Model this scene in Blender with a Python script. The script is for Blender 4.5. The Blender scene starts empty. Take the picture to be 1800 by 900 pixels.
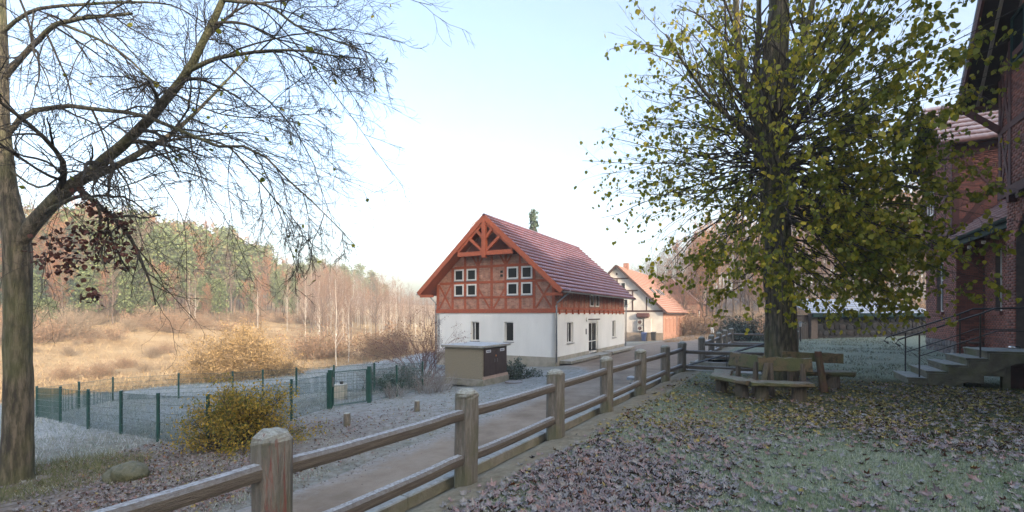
import bpy, bmesh, math, random
import numpy as np
from mathutils import Vector, Matrix
rs = np.random.RandomState(7)
random.seed(5)
S = bpy.context.scene
C = S.collection
R = math.radians
# ---------------------------------------------------------------- camera, sky, sun, exposure
EYE = 1.75
FPX, HX, HY = 850.0, 900.0, 553.0            # focal length and horizon in photo pixels (1800 wide)
cam_d = bpy.data.cameras.new('camera'); cam = bpy.data.objects.new('camera', cam_d); C.objects.link(cam)
cam.location = (0, 0, EYE); cam.rotation_euler = (R(90), 0, 0)
cam_d.sensor_width = 36; cam_d.lens = 17.0; cam_d.shift_y = (HY-450)/1800.0
cam_d.clip_start = .05; cam_d.clip_end = 2000
S.camera = cam
SUN_EL, SUN_AZ = R(16.0), math.atan2(.55, -.835)     # azimuth clockwise from +Y, where the sun stands
w = bpy.data.worlds.new('World'); S.world = w; w.use_nodes = True
nt = w.node_tree; bg = nt.nodes['Background']
sky = nt.nodes.new('ShaderNodeTexSky'); sky.sky_type = 'NISHITA'; sky.sun_disc = False
sky.sun_elevation = SUN_EL; sky.sun_rotation = SUN_AZ; sky.air_density = 1.0; sky.dust_density = 5.0; sky.ozone_density = 1.5
nt.links.new(sky.outputs[0], bg.inputs[0]); bg.inputs[1].default_value = .15
sd = bpy.data.lights.new('sun', 'SUN'); sun = bpy.data.objects.new('sun', sd); C.objects.link(sun)
sd.energy = 2.2; sd.angle = R(.5); sd.color = (1, .84, .66)
_sv = Vector((math.sin(SUN_AZ)*math.cos(SUN_EL), math.cos(SUN_AZ)*math.cos(SUN_EL), math.sin(SUN_EL)))
sun.rotation_euler = _sv.to_track_quat('Z', 'Y').to_euler()
S.view_settings.view_transform = 'Standard'; S.view_settings.look = 'None'
S.view_settings.exposure = 1.98; S.view_settings.gamma = 1
S.cycles.use_denoising = True
S.cycles.max_bounces = 6; S.cycles.transparent_max_bounces = 6; S.cycles.volume_bounces = 0
S.cycles.diffuse_bounces = 3; S.cycles.glossy_bounces = 2; S.cycles.transmission_bounces = 3

# ---------------------------------------------------------------- small maths
def noise2(x, y, seed=0):
    xi = np.floor(x).astype(np.int64); yi = np.floor(y).astype(np.int64)
    fx = x-xi; fy = y-yi; fx = fx*fx*(3-2*fx); fy = fy*fy*(3-2*fy)
    def h(i, j):
        n = (i*374761393 + j*668265263 + seed*974634777) & 0x7fffffff
        n = ((n ^ (n >> 13))*1274126177) & 0x7fffffff
        return ((n ^ (n >> 16)) & 0xffff)/65535.0
    return (h(xi, yi)*(1-fx)+h(xi+1, yi)*fx)*(1-fy)+(h(xi, yi+1)*(1-fx)+h(xi+1, yi+1)*fx)*fy
def fbm(x, y, sc, o=4, seed=0):
    v = 0; a = .5; s = 1.0/sc
    for k in range(o):
        v = v+a*noise2(x*s+17.3*k, y*s-9.1*k, seed+k); a *= .5; s *= 2.03
    return v/(1-.5**o)-.5
def sst(a, b, x):
    t = np.clip((np.asarray(x, float)-a)/(b-a), 0, 1); return t*t*(3-2*t)
P0 = np.array([-1.65, 3.32]); E1 = np.array([.508, .861]); E2 = np.array([.861, -.508])
def ab(x, y):
    dx = np.asarray(x)-P0[0]; dy = np.asarray(y)-P0[1]
    return dx*E1[0]+dy*E1[1], dx*E2[0]+dy*E2[1]
def xy(a, b): return P0[0]+a*E1[0]+b*E2[0], P0[1]+a*E1[1]+b*E2[1]
def road_left(a): return np.interp(a, [-30, 3, 9, 14, 18, 21, 22.5, 36, 37, 60, 90], [-3.3, -3.4, -3.75, -4.3, -5.0, -6.6, -8.4, -9.0, -11.5, -10.0, -10])
def ground(x, y, detail=True):
    x = np.asarray(x, float); y = np.asarray(y, float)
    a, b = ab(x, y)
    t = np.clip(-b-5, 0, None)
    z = -.85-.072*np.minimum(t, 36)-.0*t
    h = (-x*.9+y*.25)-46
    z = z+.14*np.clip(h, 0, 80)+.03*np.clip(h-80, 0, 150)
    r = (x*.75+y*.66)-66
    z = z+(.16*np.clip(r, 0, 60)+.04*np.clip(r-60, 0, 150))*sst(2, 22, x)
    u = -.55*x+.835*y; v = .835*x+.55*y
    H = np.interp(v, [-200, -30, -8, 8, 18, 24, 30, 38, 46, 80, 200], [15, 18, 20.5, 22.5, 24.5, 27, 27, 23, 19, 14, 12])
    H = H+2.6*fbm(v, u*.3, 5, 3, 3)
    z = z+H*sst(-15, -44, u)*1.0  # unseen ridge behind the camera, its crest shaped to shade the foreground
    if detail:
        off = sst(.3, 1.5, -(b-road_left(a)))            # left of the road
        far = sst(25, 45, np.hypot(x, y))
        z = z+off*(.10*fbm(x, y, 1.6, 3, 1)+.22*fbm(x, y, 7, 3, 2)*sst(6, 12, -b))+far*off*.5*fbm(x, y, 18, 3, 5)
    return z
def gz(x, y): return float(ground(x, y))
def terr(x, y):
    x = np.asarray(x, float); y = np.asarray(y, float); a, b = ab(x, y)
    return .22*sst(12, 22, y)+.02*fbm(x, y, .5, 3, 8)*sst(.2, .8, b)+.05*fbm(x, y, 3, 2, 9)*sst(.4, 2, b)-.05*sst(.75, .3, b)-.05*sst(.25, -.1, b)-.1*sst(0.0, -.25, b)
def tz(x, y): return float(terr(x, y))
def PX(px, Y): return (px-HX)/FPX*Y
def PT(px, py, Y): return np.array([(px-HX)/FPX*Y, Y, EYE-(py-HY)*Y/FPX])

# ---------------------------------------------------------------- materials
MATS = {}
ALB = .90          # keeps every base colour in its real range at this exposure
BRIGHT = ('pine_needles', 'spruce_needles', 'golden_bush_leaf', 'undergrowth_twig', 'russet_undergrowth', 'birch_twig', 'russet_leaf', 'orange_leaf', 'lime_leaf', 'lime_leaf_single', 'yellow_bush_leaf')
def mat(name, c1, c2=None, c3=None, sc=6.0, det=5, rough=.8, bump=0.0, bsc=40.0, rnd=None, rv=.0, frost=0.0, fsc=14.0,
        fcol=(.62, .70, .78), stretch=(1, 1, 1), metal=0.0, spec=.5, trans=0.0, wave=None, vor=None, moss=0.0, fmin=.25, fbase=.15, ramp=(.35, .65)):
    if name in MATS: return MATS[name]
    k_ = ALB if name not in BRIGHT else .95
    c1 = tuple(q*k_ for q in c1); c2 = tuple(q*k_ for q in c2) if c2 else None; c3 = tuple(q*k_ for q in c3) if c3 else None; fcol = tuple(q*k_ for q in fcol)
    m = bpy.data.materials.new(name); MATS[name] = m; m.use_nodes = True
    N = m.node_tree; L = N.links.new; p = N.nodes['Principled BSDF']
    tc = N.nodes.new('ShaderNodeTexCoord'); mp = N.nodes.new('ShaderNodeMapping'); mp.inputs['Scale'].default_value = stretch
    L(tc.outputs['Object'], mp.inputs[0])
    nz = N.nodes.new('ShaderNodeTexNoise'); nz.inputs['Scale'].default_value = sc; nz.inputs['Detail'].default_value = det; nz.inputs['Roughness'].default_value = .62
    L(mp.outputs[0], nz.inputs['Vector'])
    if c2 is None: c2 = tuple(x*.75 for x in c1)
    rp = N.nodes.new('ShaderNodeValToRGB'); e = rp.color_ramp.elements
    e[0].position = ramp[0]; e[0].color = (*c1, 1); e[1].position = ramp[1]; e[1].color = (*c2, 1)
    if c3: q = e.new((ramp[0]+ramp[1])/2); q.color = (*c3, 1)
    src = nz.outputs['Fac']
    if rnd:
        rn = N.nodes.new('ShaderNodeObjectInfo') if rnd == 'obj' else N.nodes.new('ShaderNodeNewGeometry')
        ro = rn.outputs['Random'] if rnd == 'obj' else rn.outputs['Random Per Island']
        mx = N.nodes.new('ShaderNodeMath'); mx.operation = 'MULTIPLY_ADD'
        mx.inputs[1].default_value = rv; L(ro, mx.inputs[0])
        sb = N.nodes.new('ShaderNodeMath'); sb.operation = 'SUBTRACT'; sb.inputs[1].default_value = rv/2; L(src, sb.inputs[0]); L(sb.outputs[0], mx.inputs[2])
        src = mx.outputs[0]
    L(src, rp.inputs[0]); col = rp.outputs[0]
    def mixc(fac, a, b):
        mm = N.nodes.new('ShaderNodeMix'); mm.data_type = 'RGBA'
        if hasattr(fac, 'links'): L(fac, mm.inputs[0])
        else: mm.inputs[0].default_value = fac
        L(a, mm.inputs[6]) if hasattr(a, 'links') else setattr(mm.inputs[6], 'default_value', (*a, 1))
        L(b, mm.inputs[7]) if hasattr(b, 'links') else setattr(mm.inputs[7], 'default_value', (*b, 1))
        return mm.outputs[2]
    if moss > 0:
        n3 = N.nodes.new('ShaderNodeTexNoise'); n3.inputs['Scale'].default_value = sc*.45; n3.inputs['Detail'].default_value = 6
        L(tc.outputs['Object'], n3.inputs[0])
        mr = N.nodes.new('ShaderNodeMapRange'); mr.inputs[1].default_value = .47; mr.inputs[2].default_value = .62; mr.inputs[4].default_value = moss; L(n3.outputs[0], mr.inputs[0])
        col = mixc(mr.outputs[0], col, (.085, .10, .035))
    if frost > 0:
        n2 = N.nodes.new('ShaderNodeTexNoise'); n2.inputs['Scale'].default_value = fsc; n2.inputs['Detail'].default_value = 6; n2.inputs['Roughness'].default_value = .7
        L(tc.outputs['Object'], n2.inputs[0])
        g = N.nodes.new('ShaderNodeNewGeometry'); sx = N.nodes.new('ShaderNodeSeparateXYZ'); L(g.outputs['Normal'], sx.inputs[0])
        ma = N.nodes.new('ShaderNodeMapRange'); ma.inputs[1].default_value = fmin; ma.inputs[2].default_value = .85; L(sx.outputs[2], ma.inputs[0])
        mb = N.nodes.new('ShaderNodeMapRange'); mb.inputs[1].default_value = .3; mb.inputs[2].default_value = .62; mb.inputs[3].default_value = fbase; L(n2.outputs[0], mb.inputs[0])
        mu = N.nodes.new('ShaderNodeMath'); mu.operation = 'MULTIPLY'; L(ma.outputs[0], mu.inputs[0]); L(mb.outputs[0], mu.inputs[1])
        mu2 = N.nodes.new('ShaderNodeMath'); mu2.operation = 'MULTIPLY'; L(mu.outputs[0], mu2.inputs[0]); mu2.inputs[1].default_value = frost
        col = mixc(mu2.outputs[0], col, fcol)
    L(col, p.inputs['Base Color'])
    p.inputs['Roughness'].default_value = rough; p.inputs['Metallic'].default_value = metal
    p.inputs['Specular IOR Level'].default_value = spec
    if bump:
        n4 = N.nodes.new('ShaderNodeTexNoise'); n4.inputs['Scale'].default_value = bsc; n4.inputs['Detail'].default_value = 5
        L(mp.outputs[0], n4.inputs[0]); hs = n4.outputs[0]
        if vor:
            vo = N.nodes.new('ShaderNodeTexVoronoi'); vo.inputs['Scale'].default_value = vor; L(mp.outputs[0], vo.inputs[0]); hs = vo.outputs[0]
        bp = N.nodes.new('ShaderNodeBump'); bp.inputs['Strength'].default_value = min(1, bump); bp.inputs['Distance'].default_value = .02*max(1, bump)
        L(hs, bp.inputs['Height']); L(bp.outputs[0], p.inputs['Normal'])
    if trans > 0:
        tr = N.nodes.new('ShaderNodeBsdfTranslucent'); L(col, tr.inputs[0])
        ms = N.nodes.new('ShaderNodeMixShader'); ms.inputs[0].default_value = trans
        L(p.outputs[0], ms.inputs[1]); L(tr.outputs[0], ms.inputs[2]); L(ms.outputs[0], N.nodes['Material Output'].inputs[0])
    return m
def mat_brick(name, axis, c1, c2, mortar, frost=0):
    """brick relief on walls too far off to part the bricks; axis 'x' or 'y' is the horizontal one"""
    c1, c2, mortar = [tuple(q*.8 for q in cc) for cc in (c1, c2, mortar)]
    m = bpy.data.materials.new(name); MATS[name] = m; m.use_nodes = True
    N = m.node_tree; L = N.links.new; p = N.nodes['Principled BSDF']
    tc = N.nodes.new('ShaderNodeTexCoord'); sx = N.nodes.new('ShaderNodeSeparateXYZ'); L(tc.outputs['Object'], sx.inputs[0])
    cb = N.nodes.new('ShaderNodeCombineXYZ'); L(sx.outputs[0 if axis == 'x' else 1], cb.inputs[0]); L(sx.outputs[2], cb.inputs[1])
    bt = N.nodes.new('ShaderNodeTexBrick'); L(cb.outputs[0], bt.inputs[0])
    bt.inputs['Color1'].default_value = (*c1, 1); bt.inputs['Color2'].default_value = (*c2, 1); bt.inputs['Mortar'].default_value = (*mortar, 1)
    bt.inputs['Scale'].default_value = 1; bt.inputs['Mortar Size'].default_value = .006; bt.inputs['Brick Width'].default_value = .25; bt.inputs['Row Height'].default_value = .077
    bt.inputs['Bias'].default_value = -.1; bt.inputs['Mortar Smooth'].default_value = .3
    nz = N.nodes.new('ShaderNodeTexNoise'); nz.inputs['Scale'].default_value = 3.5; nz.inputs['Detail'].default_value = 7; L(tc.outputs['Object'], nz.inputs[0])
    mr = N.nodes.new('ShaderNodeMapRange'); mr.inputs[1].default_value = .3; mr.inputs[2].default_value = .7; mr.inputs[3].default_value = .62; mr.inputs[4].default_value = 1.3; L(nz.outputs[0], mr.inputs[0])
    mm = N.nodes.new('ShaderNodeMix'); mm.data_type = 'RGBA'; mm.blend_type = 'MULTIPLY'; mm.inputs[0].default_value = 1
    L(bt.outputs[0], mm.inputs[6]); L(mr.outputs[0], mm.inputs[7]); L(mm.outputs[2], p.inputs['Base Color'])
    p.inputs['Roughness'].default_value = .9
    bp = N.nodes.new('ShaderNodeBump'); bp.inputs['Strength'].default_value = .6; bp.inputs['Distance'].default_value = .01; bp.invert = True
    L(bt.outputs[1], bp.inputs['Height']); L(bp.outputs[0], p.inputs['Normal'])
    return m

# ---------------------------------------------------------------- object helpers
def link(name, me, m=None, parent=None, loc=None, rz=None):
    o = bpy.data.objects.new(name, me); C.objects.link(o)
    if m is not None and me is not None and len(me.materials) == 0: me.materials.append(m)
    if parent: o.parent = parent
    if loc is not None: o.location = loc
    if rz is not None: o.rotation_euler = (0, 0, rz)
    return o
def tag(o, label=None, cat=None, group=None, kind=None):
    if label: o['label'] = label
    if cat: o['category'] = cat
    if group: o['group'] = group
    if kind: o['kind'] = kind
    return o
def thing(name, label, cat, loc=(0, 0, 0), rz=0, group=None):
    return tag(link(name, None, loc=loc, rz=rz), label, cat, group)
def mesh_np(name, V, F, smooth=False):
    """V (n,3), F (m,k) all faces of one size"""
    V = np.ascontiguousarray(V, dtype=np.float32); F = np.ascontiguousarray(F, dtype=np.int32)
    me = bpy.data.meshes.new(name); k = F.shape[1]
    me.vertices.add(len(V)); me.vertices.foreach_set('co', V.ravel())
    me.loops.add(F.size); me.loops.foreach_set('vertex_index', F.ravel())
    me.polygons.add(len(F)); me.polygons.foreach_set('loop_start', np.arange(0, F.size, k, dtype=np.int32))
    try: me.polygons.foreach_set('loop_total', np.full(len(F), k, dtype=np.int32))
    except Exception: pass
    if smooth: me.polygons.foreach_set('use_smooth', np.ones(len(F), dtype=bool))
    me.update(calc_edges=True); return me
class MB:
    def __init__(s): s.v = []; s.f = []
    def add(s, vs, fs):
        n = len(s.v); s.v += [tuple(map(float, q)) for q in vs]; s.f += [tuple(n+i for i in f) for f in fs]; return s
    def hexa(s, c):   # 8 corners: bottom 4 ccw, top 4 ccw
        return s.add(c, [(3, 2, 1, 0), (4, 5, 6, 7), (0, 1, 5, 4), (1, 2, 6, 5), (2, 3, 7, 6), (3, 0, 4, 7)])
    def box(s, x0, x1, y0, y1, z0, z1):
        return s.hexa([(x0, y0, z0), (x1, y0, z0), (x1, y1, z0), (x0, y1, z0), (x0, y0, z1), (x1, y0, z1), (x1, y1, z1), (x0, y1, z1)])
    def beam(s, p, q, wd, ht, up=(0, 0, 1), ch=0):
        p = Vector(p); q = Vector(q); d = (q-p).normalized(); up = Vector(up)
        sd_ = d.cross(up)
        if sd_.length < 1e-4: sd_ = d.cross(Vector((1, 0, 0)))
        sd_.normalize(); u = sd_.cross(d).normalized(); a = sd_*wd/2; b = u*ht/2
        return s.hexa([p-a-b, p+a-b, q+a-b, q-a-b, p-a+b, p+a+b, q+a+b, q-a+b])
    def prism(s, poly, off):   # polygon extruded by a vector
        n = len(poly); off = Vector(off)
        vs = [Vector(p) for p in poly]+[Vector(p)+off for p in poly]
        return s.add(vs, [tuple(range(n-1, -1, -1)), tuple(range(n, 2*n))]+[(i, (i+1) % n, n+(i+1) % n, n+i) for i in range(n)])
    def tube(s, path, r, k=8, cap=True):
        path = [Vector(p) for p in path]; n = len(path); rr = r if hasattr(r, '__len__') else [r]*n; vs = []
        for i, p in enumerate(path):
            t = (path[min(i+1, n-1)]-path[max(i-1, 0)]).normalized()
            a = t.cross(Vector((0, 0, 1))) if abs(t.z) < .93 else t.cross(Vector((1, 0, 0)))
            a.normalize(); b = t.cross(a)
            vs += [p+(a*math.cos(6.28318*j/k)+b*math.sin(6.28318*j/k))*rr[i] for j in range(k)]
        fs = [(i*k+j, i*k+(j+1) % k, (i+1)*k+(j+1) % k, (i+1)*k+j) for i in range(n-1) for j in range(k)]
        if cap: fs += [tuple(range(k-1, -1, -1)), tuple((n-1)*k+j for j in range(k))]
        return s.add(vs, fs)
    def mesh(s, name, bevel=0, smooth=False):
        me = bpy.data.meshes.new(name); me.from_pydata(s.v, [], s.f)
        bm = bmesh.new(); bm.from_mesh(me)
        if bevel:
            bmesh.ops.bevel(bm, geom=[e for e in bm.edges if e.is_manifold and e.calc_face_angle(0) > .5], offset=bevel, segments=1, affect='EDGES', clamp_overlap=True)
        bmesh.ops.recalc_face_normals(bm, faces=bm.faces)
        if smooth:
            for f in bm.faces: f.smooth = True
        bm.to_mesh(me); bm.free(); return me
    def build(s, name, m, parent=None, loc=None, rz=None, bevel=0, smooth=False):
        return link(name, s.mesh(name, bevel, smooth), m, parent, loc, rz)
def copy_tree(o, parent=None):
    c = o.copy(); C.objects.link(c); c.parent = parent
    for ch in o.children: copy_tree(ch, c)
    return c

# ---------------------------------------------------------------- growing things
def tubes(P, Rr, k=4):
    """P (N,n,3), Rr (N,n) -> verts, quads"""
    N_, n, _ = P.shape
    T = np.empty_like(P); T[:, 1:-1] = P[:, 2:]-P[:, :-2]; T[:, 0] = P[:, 1]-P[:, 0]; T[:, -1] = P[:, -1]-P[:, -2]
    T /= np.linalg.norm(T, axis=2, keepdims=True)+1e-9
    D = (P[:, -1]-P[:, 0]); D /= np.linalg.norm(D, axis=1, keepdims=True)+1e-9
    ref = np.where(np.abs(D[:, 2:3]) < .8, np.array([[0, 0, 1.0]]), np.array([[1.0, 0, 0]]))[:, None, :]
    A = np.cross(T, np.broadcast_to(ref, T.shape)); A /= np.linalg.norm(A, axis=2, keepdims=True)+1e-9
    B = np.cross(T, A)
    an = np.arange(k)*2*np.pi/k
    V = P[:, :, None, :]+(A[:, :, None, :]*np.cos(an)[None, None, :, None]+B[:, :, None, :]*np.sin(an)[None, None, :, None])*Rr[:, :, None, None]
    idx = np.arange(N_*n*k).reshape(N_, n, k); nx = np.roll(idx, -1, axis=2)
    F = np.stack([idx[:, :-1], nx[:, :-1], nx[:, 1:], idx[:, 1:]], axis=-1).reshape(-1, 4)
    return V.reshape(-1, 3), F
def kids(P, Rr, m, t0=.2, t1=1.0, ang=(.5, 1.0), lenr=.5, n=6, wob=.15, grav=0.0, rr=.6, rmin=.002, taper=.3, rg=rs, lens=None, bias=None):
    N_, np_, _ = P.shape
    seg = np.linalg.norm(np.diff(P, axis=1), axis=2).sum(1)
    idx = np.repeat(np.arange(N_), m); M = len(idx)
    t = t0+(t1-t0)*((np.tile(np.arange(m), N_)+rg.rand(M))/m)
    f = t*(np_-1); i = np.clip(f.astype(int), 0, np_-2); fr = (f-i)[:, None]
    pos = P[idx, i]*(1-fr)+P[idx, i+1]*fr
    tan = P[idx, i+1]-P[idx, i]; tan /= np.linalg.norm(tan, axis=1, keepdims=True)+1e-9
    rad = (Rr[idx, i]*(1-fr[:, 0])+Rr[idx, i+1]*fr[:, 0])
    q = rg.randn(M, 3)
    if bias is not None: q = q+np.array(bias)
    q -= (q*tan).sum(1, keepdims=True)*tan; q /= np.linalg.norm(q, axis=1, keepdims=True)+1e-9
    an = ang[0]+(ang[1]-ang[0])*rg.rand(M)
    d = tan*np.cos(an)[:, None]+q*np.sin(an)[:, None]
    ln = (seg[idx]*lenr if lens is None else np.full(M, lens))*(1-.45*t)*(.6+.8*rg.rand(M))
    Q = np.empty((M, n, 3)); Q[:, 0] = pos; st = (ln/(n-1))[:, None]
    g = np.array([0, 0, grav])
    for j in range(1, n):
        d = d+wob*rg.randn(M, 3)+g; d /= np.linalg.norm(d, axis=1, keepdims=True)+1e-9
        Q[:, j] = Q[:, j-1]+d*st
    r0 = np.maximum(rad*rr, rmin)
    return Q, np.maximum(r0[:, None]*np.linspace(1, taper, n)[None, :], rmin*.6)
def smooth_path(pts, rad, n=14):
    pts = np.array(pts, float); s = np.r_[0, np.cumsum(np.linalg.norm(np.diff(pts, axis=0), axis=1))]; s /= s[-1]
    t = np.linspace(0, 1, n); out = np.empty((n, 3)); m = len(pts)
    for j in range(n):   # catmull-rom
        k = min(np.searchsorted(s, t[j], side='right')-1, m-2); k = max(k, 0); u = (t[j]-s[k])/(s[k+1]-s[k]+1e-9)
        p0 = pts[max(k-1, 0)]; p1 = pts[k]; p2 = pts[k+1]; p3 = pts[min(k+2, m-1)]
        out[j] = .5*((2*p1)+(-p0+p2)*u+(2*p0-5*p1+4*p2-p3)*u*u+(-p0+3*p1-3*p2+p3)*u**3)
    return out, np.interp(t, s, rad)
def join(parts):
    V = []; F = []; o = 0
    for v, f in parts: V.append(v); F.append(f+o); o += len(v)
    return np.concatenate(V), np.concatenate(F)
def rotmats(N_, rg, tilt=1.0, up=None):
    """random frames whose normals lean by tilt from +Z"""
    th = rg.rand(N_)*2*np.pi; nn = rg.randn(N_, 3)*tilt; nn[:, 2] += 1.0
    if up is not None: nn = up+rg.randn(N_, 3)*tilt
    nn /= np.linalg.norm(nn, axis=1, keepdims=True)
    a = np.stack([np.cos(th), np.sin(th), np.zeros(N_)], 1); a -= (a*nn).sum(1, keepdims=True)*nn; a /= np.linalg.norm(a, axis=1, keepdims=True)+1e-9
    return np.stack([a, np.cross(nn, a), nn], axis=2)
def scatter(pos, M_, size, tv, tf):
    """template verts tv (k,3), faces tf (m,q) set at pos with frames M_ and sizes"""
    N_ = len(pos); V = np.einsum('nij,kj->nki', M_, tv)*np.asarray(size).reshape(-1, 1, 1)+pos[:, None, :]
    F = (tf[None]+(np.arange(N_)*len(tv))[:, None, None]).reshape(-1, tf.shape[1])
    return V.reshape(-1, 3), F
def pts_along(P, N_, rg, t0=.2, jit=.0):
    i = rg.randint(0, P.shape[0], N_); f = (t0+(1-t0)*rg.rand(N_))*(P.shape[1]-1); j = np.minimum(f.astype(int), P.shape[1]-2); fr = (f-j)[:, None]
    return P[i, j]*(1-fr)+P[i, j+1]*fr+jit*rg.randn(N_, 3)
# leaf templates
LIND_V = np.array([(0, 0, 0), (.34, .12, .03), (.5, .45, -.02), (.3, .8, .02), (0, 1.12, -.10), (-.3, .8, .04), (-.5, .45, .0), (-.34, .12, .04), (0, .5, -.07)], float)
LIND_F = np.array([(8, i, (i+1) % 8) for i in range(8)])
SMALL_V = np.array([(0, 0, 0), (.3, .5, .05), (0, 1, -.05), (-.3, .5, .05)], float); SMALL_F = np.array([(0, 1, 2, 3)])
CLUMP_V = np.array([(-.5, 0, 0), (.5, 0, .05), (.35, .9, -.08), (-.35, .8, .08)], float)
BL_V = np.array([(-.5, 0, 0), (.5, 0, 0), (0, 0, 1)], float); BL_F = np.array([(0, 1, 2)])
def maple(seed):
    rg = np.random.RandomState(seed); pts = [(0, 0, 0)]
    for i in range(13):
        an = -2.6+5.2*i/12; r = (1.0 if i % 4 == 0 else .72 if i % 2 == 0 else .42)*(.85+.3*rg.rand())*(.55 if i in (0, 12) else 1)
        x = math.sin(an)*r*.5; y = math.cos(an)*r*.5+.1; pts.append((x, y, 0))
    v = np.array(pts); c1, c2 = rg.rand()*1.1+.3, rg.rand()*.9
    r2 = v[:, 0]**2*c1*2.2+(v[:, 1])**2*c2*1.6; v[:, 2] = r2*.55+.045*rg.randn(len(v)); v[0, 2] = -.02
    return v, np.array([(0, i, i+1) for i in range(1, 13)])
# ================================================================ SETTING: ground, lawn terrace, road
def attr_mat(name, layers, base, bump=.6, bsc=25, rough=.95):
    """layers: (channel, color a, color b, noise scale, edge softness)"""
    m = bpy.data.materials.new(name); m.use_nodes = True; N = m.node_tree; L = N.links.new; p = N.nodes['Principled BSDF']
    tc = N.nodes.new('ShaderNodeTexCoord'); at = N.nodes.new('ShaderNodeAttribute'); at.attribute_name = 'reg'
    sp = N.nodes.new('ShaderNodeSeparateColor'); L(at.outputs['Color'], sp.inputs[0])
    def noise(s, d=8, r=.65):
        n = N.nodes.new('ShaderNodeTexNoise'); n.inputs['Scale'].default_value = s; n.inputs['Detail'].default_value = d; n.inputs['Roughness'].default_value = r
        L(tc.outputs['Object'], n.inputs[0]); return n.outputs[0]
    def two(a, b, s):
        r_ = N.nodes.new('ShaderNodeValToRGB'); r_.color_ramp.elements[0].position = .36; r_.color_ramp.elements[1].position = .64
        r_.color_ramp.elements[0].color = (*[q*.92 for q in a], 1); r_.color_ramp.elements[1].color = (*[q*.92 for q in b], 1); L(noise(s), r_.inputs[0]); return r_.outputs[0]
    col = two(*base)
    for ch, a, b, s, es, soft in layers:
        # threshold the region by noise so that edges are ragged
        ad = N.nodes.new('ShaderNodeMath'); ad.operation = 'ADD'; L(sp.outputs[ch], ad.inputs[0]); L(noise(es), ad.inputs[1])
        mr = N.nodes.new('ShaderNodeMapRange'); mr.inputs[1].default_value = 1-soft; mr.inputs[2].default_value = 1+soft; L(ad.outputs[0], mr.inputs[0])
        mx = N.nodes.new('ShaderNodeMix'); mx.data_type = 'RGBA'; L(mr.outputs[0], mx.inputs[0]); L(col, mx.inputs[6]); L(two(a, b, s), mx.inputs[7]); col = mx.outputs[2]
    L(col, p.inputs['Base Color']); p.inputs['Roughness'].default_value = rough; p.inputs['Specular IOR Level'].default_value = .2
    bp = N.nodes.new('ShaderNodeBump'); bp.inputs['Strength'].default_value = bump; bp.inputs['Distance'].default_value = .04
    L(noise(bsc, 6), bp.inputs['Height']); L(bp.outputs[0], p.inputs['Normal'])
    return m
def set_reg(me, cols):
    a = me.color_attributes.new('reg', 'FLOAT_COLOR', 'POINT'); c = np.ones((len(cols), 4), np.float32); c[:, :3] = cols; a.data.foreach_set('color', c.ravel())
def shade_edge(x, y):
    """how far inside the hill's winter shade a place lies (metres, positive = shaded and frosted)"""
    u = -.55*x+.835*y; v = .835*x+.55*y
    return np.interp(v, [-60, -30, -20, -7, 8, 17, 24, 34, 42, 60], [19, 24, 28, 35, 41, 47, 58, 62, 46, 40])-u
def grid_mesh(name, X, Y, Z, keep=None):
    n0, n1 = X.shape; idx = np.arange(n0*n1).reshape(n0, n1)
    F = np.stack([idx[:-1, :-1], idx[1:, :-1], idx[1:, 1:], idx[:-1, 1:]], -1).reshape(-1, 4)
    if keep is not None: F = F[keep.ravel()]
    V = np.stack([X, Y, Z], -1).reshape(-1, 3)
    us, inv = np.unique(F.ravel(), return_inverse=True); V = V[us]; F = inv.reshape(-1, 4)
    return mesh_np(name, V, F, True), V
t_ = np.linspace(-1, 1, 430); gxs = -9+330*np.sinh(4.6*t_)/np.sinh(4.6); gys = 16+330*np.sinh(4.6*t_)/np.sinh(4.6)
GX, GY = np.meshgrid(gxs, gys, indexing='ij'); GZ = ground(GX, GY)
_ga, _gb = ab(GX, GY)
me, V = grid_mesh('ground', GX, GY, GZ)
x, y = V[:, 0], V[:, 1]; a, b = ab(x, y); se = shade_edge(x, y)
frost = sst(-4, 3, se)*(.26+.46*sst(10.5, 15, -b))*(1-.35*sst(0, 30, x)); frost = np.where(b > -10.5, frost+.22*sst(4, 9, a), frost); frost = np.where((b > -9) & (a > 20), frost*.7, frost)
frost = np.where((x < -5) & (y < 10), frost*.65, frost)
gold = sst(3, -3, se)*sst(6, 22, -b)
litter = .62*sst(3.4, 4.4, -b)*sst(11, 7, -b)*sst(13, 7, a)+sst(-.5, 8, u_ := (-.9*x+.25*y-50))*.75+sst(0, 10, (x*.75+y*.66)-66)*.8+sst(9.5, 7, y)*sst(-3, -5, x)*.4
set_reg(me, np.stack([frost, np.clip(litter, 0, 1), gold], 1))
GM = attr_mat('ground_cover', [(1, (.085, .062, .045), (.20, .155, .12), 9, 11, .25), (2, (.30, .20, .10), (.50, .37, .215), .16, 1.2, .35), (0, (.25, .30, .33), (.50, .56, .61), 5, 7, .45)],
              ((.10, .105, .07), (.20, .185, .15), 3), bump=.8, bsc=9)
tag(link('ground', me, GM), kind='structure')
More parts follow.
